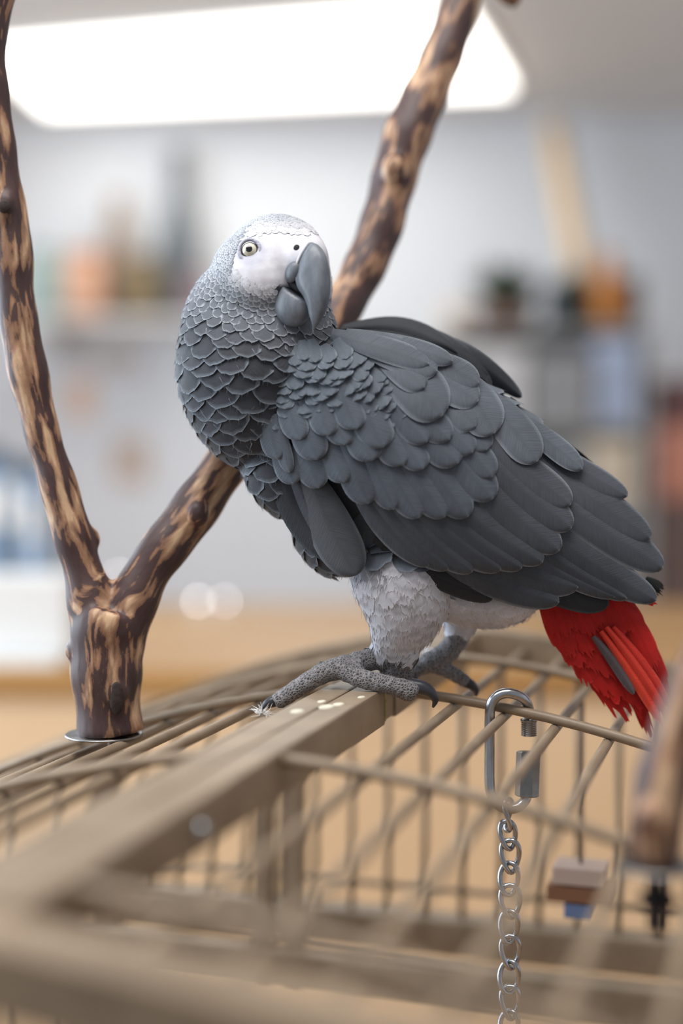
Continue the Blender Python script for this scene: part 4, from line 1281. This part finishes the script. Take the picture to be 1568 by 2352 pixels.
bottle(onshelf(200, -.07), 150 * S, 44 * S, cm('terracotta', (222, 172, 142)), 'jar', 'peach terracotta jar on the wall shelf', 'jar', JAR, cm('terracotta_lid', (200, 140, 108)))
bottle(onshelf(330, -.07), 140 * S, 40 * S, cm('olive_glaze', (126, 108, 76)), 'jar', 'olive brown jar on the wall shelf', 'jar', JAR, cm('olive_lid', (110, 95, 70)))
bottle(onshelf(112, -.07), 160 * S, 36 * S, cm('celadon_glaze', (160, 184, 180)), 'jar', 'pale celadon jar on the wall shelf', 'jar', JAR, cm('celadon_lid', (150, 170, 168)))
bottle(onshelf(455, -.07), 110 * S, 30 * S, cm('mauve_glaze', (140, 118, 122)), 'jar', 'mauve jar at the end of the wall shelf', 'jar', JAR, cm('mauve_lid', (128, 108, 112)))
# postcards pinned to the wall
for px, py, w, h, c, lab in ((185, 915, 62, 92, (232, 196, 172), 'peach card pinned to the white wall'), (270, 830, 120, 60, (196, 186, 182), 'grey landscape card pinned to the white wall'), (300, 1060, 90, 110, (200, 182, 170), 'tan card pinned to the white wall')):
    c0 = at(px, py, 1.0) - CAM; k = (YB - 0.004 - CAM[1]) / c0[1]; c0 = CAM + c0 * k
    Sx = k / FPX
    r = root('pinned_card', c0, lab, 'card')
    MB().box(c0 + np.array([-w / 2 * Sx, 0, -h / 2 * Sx]), (w * Sx, 0, 0), (0, 0.003, 0), (0, 0, h * Sx)).build('card', cm('card_%d' % px, c, 0.8), r, smooth=False)
    MB().lathe(c0 + np.array([0, 0, h / 2 * Sx - 0.012]), [(0.005, 0), (0.006, 0.004), (0.003, 0.01)], 12, (0, -1, 0)).build('pin', M_steel, r)
# ring binders on the table at the left
for i, (px, c, hpx) in enumerate(((-70, (92, 112, 136), 380), (-25, (130, 158, 190), 330), (22, (96, 112, 130), 350), (73, (156, 180, 208), 300))):
    b = ontable(px, 2.5); w_ = 0.034
    lab = ['navy', 'mid blue', 'slate blue', 'light blue'][i] + ' ring binder standing upright on the work table'
    h_ = hpx * 2.5 / FPX
    r = root('ring_binder', b, lab, 'binder', 'ring binders on the work table')
    MB().box(b + np.array([-w_ / 2, 0, 0]), (w_, 0, 0), (0, 0.22, 0), (0, 0, h_)).build('cover', cm('binder_%d' % i, c, 0.4), r, smooth=False)
    MB().box(b + np.array([-w_ / 2 + 0.006, -0.001, h_ * 0.55]), (w_ - 0.012, 0, 0), (0, 0.002, 0), (0, 0, h_ * 0.3)).build('spine_label', M_white, r, smooth=False)
# bookcase on the right
DK = 4.6
SK = DK / FPX
zt = at(0, 750, DK)[2]; kx0 = at(1020, 750, DK)[0]; kx1 = at(1500, 750, DK)[0]; ky = at(0, 750, DK)[1]
bk = root('bookcase', ((kx0 + kx1) / 2, ky + 0.15, 0), 'tall light grey open bookcase filled with boxes and books', 'bookcase')
M_case = plain('bookcase_grey', lin(176, 172, 168), rough=0.6, var=0.05)
for bx in (kx0, kx1 - 0.02):
    MB().box((bx, ky, 0), (0.02, 0, 0), (0, 0.3, 0), (0, 0, zt)).build('side_panel', M_case, bk, smooth=False)
MB().box((kx0, ky + 0.29, 0), (kx1 - kx0, 0, 0), (0, 0.01, 0), (0, 0, zt)).build('back_panel', M_case, bk, smooth=False)
levels = [zt - 0.02, zt - 0.33, zt - 0.62, zt - 0.93, zt - 1.24, 0.06]
for z in levels:
    MB().box((kx0 + 0.02, ky, z), (kx1 - kx0 - 0.04, 0, 0), (0, 0.29, 0), (0, 0, 0.02)).build('shelf_board', M_case, bk, smooth=False)
def boxed(name, lab, cat, o, w, d, h, c, group=None, lid=True):
    r = root(name, np.array(o) + np.array([w / 2, d / 2, 0]), lab, cat, group)
    MB().box(o, (w, 0, 0), (0, d, 0), (0, 0, h * (0.8 if lid else 1))).build('carton', cm(name + '_%d' % random.randint(0, 99999), c, 0.7), r, smooth=False)
    if lid:
        MB().box(np.array(o) + np.array([-0.003, -0.003, h * 0.74]), (w + 0.006, 0, 0), (0, d + 0.006, 0), (0, 0, h * 0.26)).build('lid', cm(name + '_lid_%d' % random.randint(0, 99999), [min(255, q + 8) for q in c], 0.7), r, smooth=False)
    return r
k1 = levels[1] + 0.02; k2 = levels[2] + 0.02; k3 = levels[3] + 0.02
boxed('storage_box', 'white storage box on the upper bookcase shelf', 'box', (kx0 + 0.035, ky + 0.01, k1), 0.23, 0.24, 0.24, (218, 214, 210))
boxed('storage_box', 'dark grey storage box on the upper bookcase shelf', 'box', (kx0 + 0.285, ky + 0.01, k1), 0.20, 0.24, 0.22, (150, 148, 148))
boxed('storage_box', 'periwinkle blue storage box on the upper bookcase shelf', 'box', (kx0 + 0.505, ky + 0.01, k1), 0.12, 0.24, 0.27, (176, 186, 208))
boxed('storage_box', 'cream storage box on the second bookcase shelf', 'box', (kx0 + 0.035, ky + 0.01, k2), 0.25, 0.24, 0.22, (222, 216, 208))
boxed('storage_box', 'mid grey storage box on the second bookcase shelf', 'box', (kx0 + 0.30, ky + 0.01, k2), 0.16, 0.24, 0.2, (168, 168, 168))
boxed('storage_box', 'pale tan storage box on the second bookcase shelf', 'box', (kx0 + 0.475, ky + 0.01, k2), 0.15, 0.24, 0.23, (214, 196, 172))
for i in range(9):
    c = [(196, 190, 184), (170, 174, 182), (214, 208, 200), (150, 138, 130), (200, 196, 190), (186, 170, 150), (222, 220, 216), (160, 164, 160), (206, 190, 176)][i]
    o = np.array([kx0 + 0.03 + 0.066 * i, ky + 0.03, k3]); hh = 0.2 + 0.05 * ((i * 7) % 4) / 4
    r = root('book', o + np.array([0.03, 0.1, 0]), ['ivory', 'blue grey', 'cream', 'brown', 'light grey', 'khaki', 'white', 'sage grey', 'sand'][i] + ' book standing on the third bookcase shelf', 'book', 'books on the third bookcase shelf')
    MB().box(o, (0.058, 0, 0), (0, 0.2, 0), (0, 0, hh)).build('cover', cm('book_%d' % i, c, 0.6), r, smooth=False)
    MB().box(o + np.array([0.005, 0.004, 0.006]), (0.048, 0, 0), (0, 0.2, 0), (0, 0, hh - 0.003)).build('pages', M_white, r, smooth=False)
# salmon cartons and a dark cabinet beside the bookcase
dk0 = at(1512, 750, DK)[0]
cb = root('cabinet', (dk0 + 0.25, ky + 0.2, 0), 'dark brown cabinet beside the grey bookcase', 'cabinet')
zc1 = at(0, 860, DK)[2]; zc0 = at(0, 1150, DK)[2]
M_dkwood = wood_mat('dark_brown_wood', lin(92, 74, 68), lin(112, 92, 84), (3, 3, 20))
MB().box((dk0, ky - 0.02, 0), (0.5, 0, 0), (0, 0.4, 0), (0, 0, zc0)).build('body', M_dkwood, cb, smooth=False)
MB().box((dk0 + 0.01, ky - 0.035, 0.08), (0.235, 0, 0), (0, 0.015, 0), (0, 0, zc0 - 0.1)).build('door', M_dkwood, cb, smooth=False)
MB().box((dk0 + 0.255, ky - 0.035, 0.08), (0.235, 0, 0), (0, 0.015, 0), (0, 0, zc0 - 0.1)).build('door', M_dkwood, cb, smooth=False)
boxed('storage_box', 'salmon red storage box on the dark cabinet', 'box', (dk0 + 0.01, ky, zc0), 0.3, 0.3, 0.24, (196, 130, 108))
boxed('storage_box', 'maroon storage box stacked on the salmon one', 'box', (dk0 + 0.02, ky + 0.01, zc0 + 0.24), 0.28, 0.28, 0.16, (104, 72, 70))
# on top of the bookcase
tz = zt + 0.0
pot = root('potted_plant', (at(1172, 750, DK)[0], ky + 0.14, tz), 'low leafy green plant in a brown bowl on the bookcase', 'plant')
po = np.array([at(1172, 750, DK)[0], ky + 0.14, tz])
MB().lathe(po, [(0.05, 0), (0.09, 0.02), (0.115, 0.07), (0.11, 0.075), (0.09, 0.06)], 20).build('bowl', cm('brown_bowl', (104, 66, 40)), pot)
M_leaf = plain('leaf_green', lin(54, 78, 48), rough=0.5, var=0.3, scale=30)
lf = random.Random(5)
lv = MB()
for i in range(150):
    a = lf.uniform(0, 2 * math.pi); el = lf.uniform(0.55, 1.35); L = lf.uniform(0.10, 0.19)
    d = np.array([math.cos(a) * math.cos(el), math.sin(a) * math.cos(el), math.sin(el)])
    b0 = po + np.array([0, 0, 0.06]) + d * lf.uniform(0.0, 0.05)
    sd = np.cross(d, Zd); sd /= np.linalg.norm(sd) + 1e-9
    wv = 0.02
    q = [b0, b0 + d * L * .5 + sd * wv, b0 + d * L - Zd * 0.02, b0 + d * L * .5 - sd * wv, b0 + d * L * .5 + Zd * 0.006]
    lv.add(q, [(0, 1, 4), (1, 2, 4), (2, 3, 4), (3, 0, 4)])
lo = lv.build('foliage', M_leaf, pot); lo['kind'] = 'stuff'
def ontop(px, dy=0.12): return np.array([at(px, 750, DK)[0], ky + dy, tz])
bottle(ontop(1286, 0.03), 105 * SK, 34 * SK, cm('ink_glaze', (44, 56, 62), 0.4), 'jar', 'dark ink blue jar on top of the bookcase', 'jar', JAR, cm('ink_lid', (40, 48, 52)))
bottle(ontop(1340, 0.14), 130 * SK, 34 * SK, cm('moss_glaze', (70, 76, 52), 0.4), 'jar', 'mossy green jar on top of the bookcase', 'jar', JAR, cm('moss_lid', (60, 64, 48)))
bottle(ontop(1404, 0.06), 175 * SK, 34 * SK, cm('amber_glaze', (204, 128, 52), 0.4), 'vase', 'amber orange vase on top of the bookcase', 'vase', VASE)
bottle(ontop(1452, 0.16), 125 * SK, 44 * SK, cm('brown_basket', (126, 96, 70), 0.7), 'basket', 'round brown basket on top of the bookcase', 'basket', [(0.8, 0), (1, 0.3), (1, 0.7), (0.9, 0.9)], cm('basket_lid', (112, 84, 60)))
bottle(ontop(1052, 0.05), 50 * SK, 34 * SK, cm('peach_bowl', (228, 206, 182), 0.6), 'bowl', 'small peach bowl on the bookcase edge', 'bowl', [(0.5, 0), (0.8, 0.3), (1, 1.0)])
# cardboard tube leaning on the wall behind the bookcase top
p0 = ontop(1385, 0.22); p1 = at(1268, 285, DK + 0.75)
p1[1] = min(p1[1], YB - 0.05)
ct = root('cardboard_tube', p0, 'long tan cardboard tube leaning against the wall above the bookcase', 'tube')
MB().tube([p0 + Zd * 0.03, (p0 + p1) / 2, p1], 0.042, 20).build('tube_wall', cm('kraft_card', (212, 182, 142), 0.7), ct)
dd_ = (p1 - p0) / np.linalg.norm(p1 - p0)
MB().lathe(p1, [(0.044, -0.03), (0.044, 0.004), (0.03, 0.008)], 20, dd_).build('end_cap', M_white, ct)

# wooden toy hanging inside the cage
ty = root('bird_toy', G(0.0841, 0.12, -0.19), 'hanging wooden bird toy with a blue block inside the cage', 'toy')
tx = XW[2]; ts = 0.12
MB().tube([G(tx, ts, dome(XW[2]) - 0.009), G(tx, ts, -0.147)], 0.0012, 6).build('cord', M_bolt, ty)
def toyblock(nm, z0, z1, w, c):
    o = G(tx - w / 2, ts - 0.012, z0 + 0.010)
    MB().box(o, Rdir * w, rdir * 0.024, Zd * (z1 - z0)).build(nm, plain('toy_' + nm + str(z0), lin(*c), rough=0.6), ty, smooth=False)
toyblock('wood_block', -0.137, -0.127, 0.030, (196, 176, 164)); toyblock('wood_block', -0.147, -0.138, 0.036, (134, 94, 68)); toyblock('blue_block', -0.156, -0.148, 0.016, (104, 126, 166))
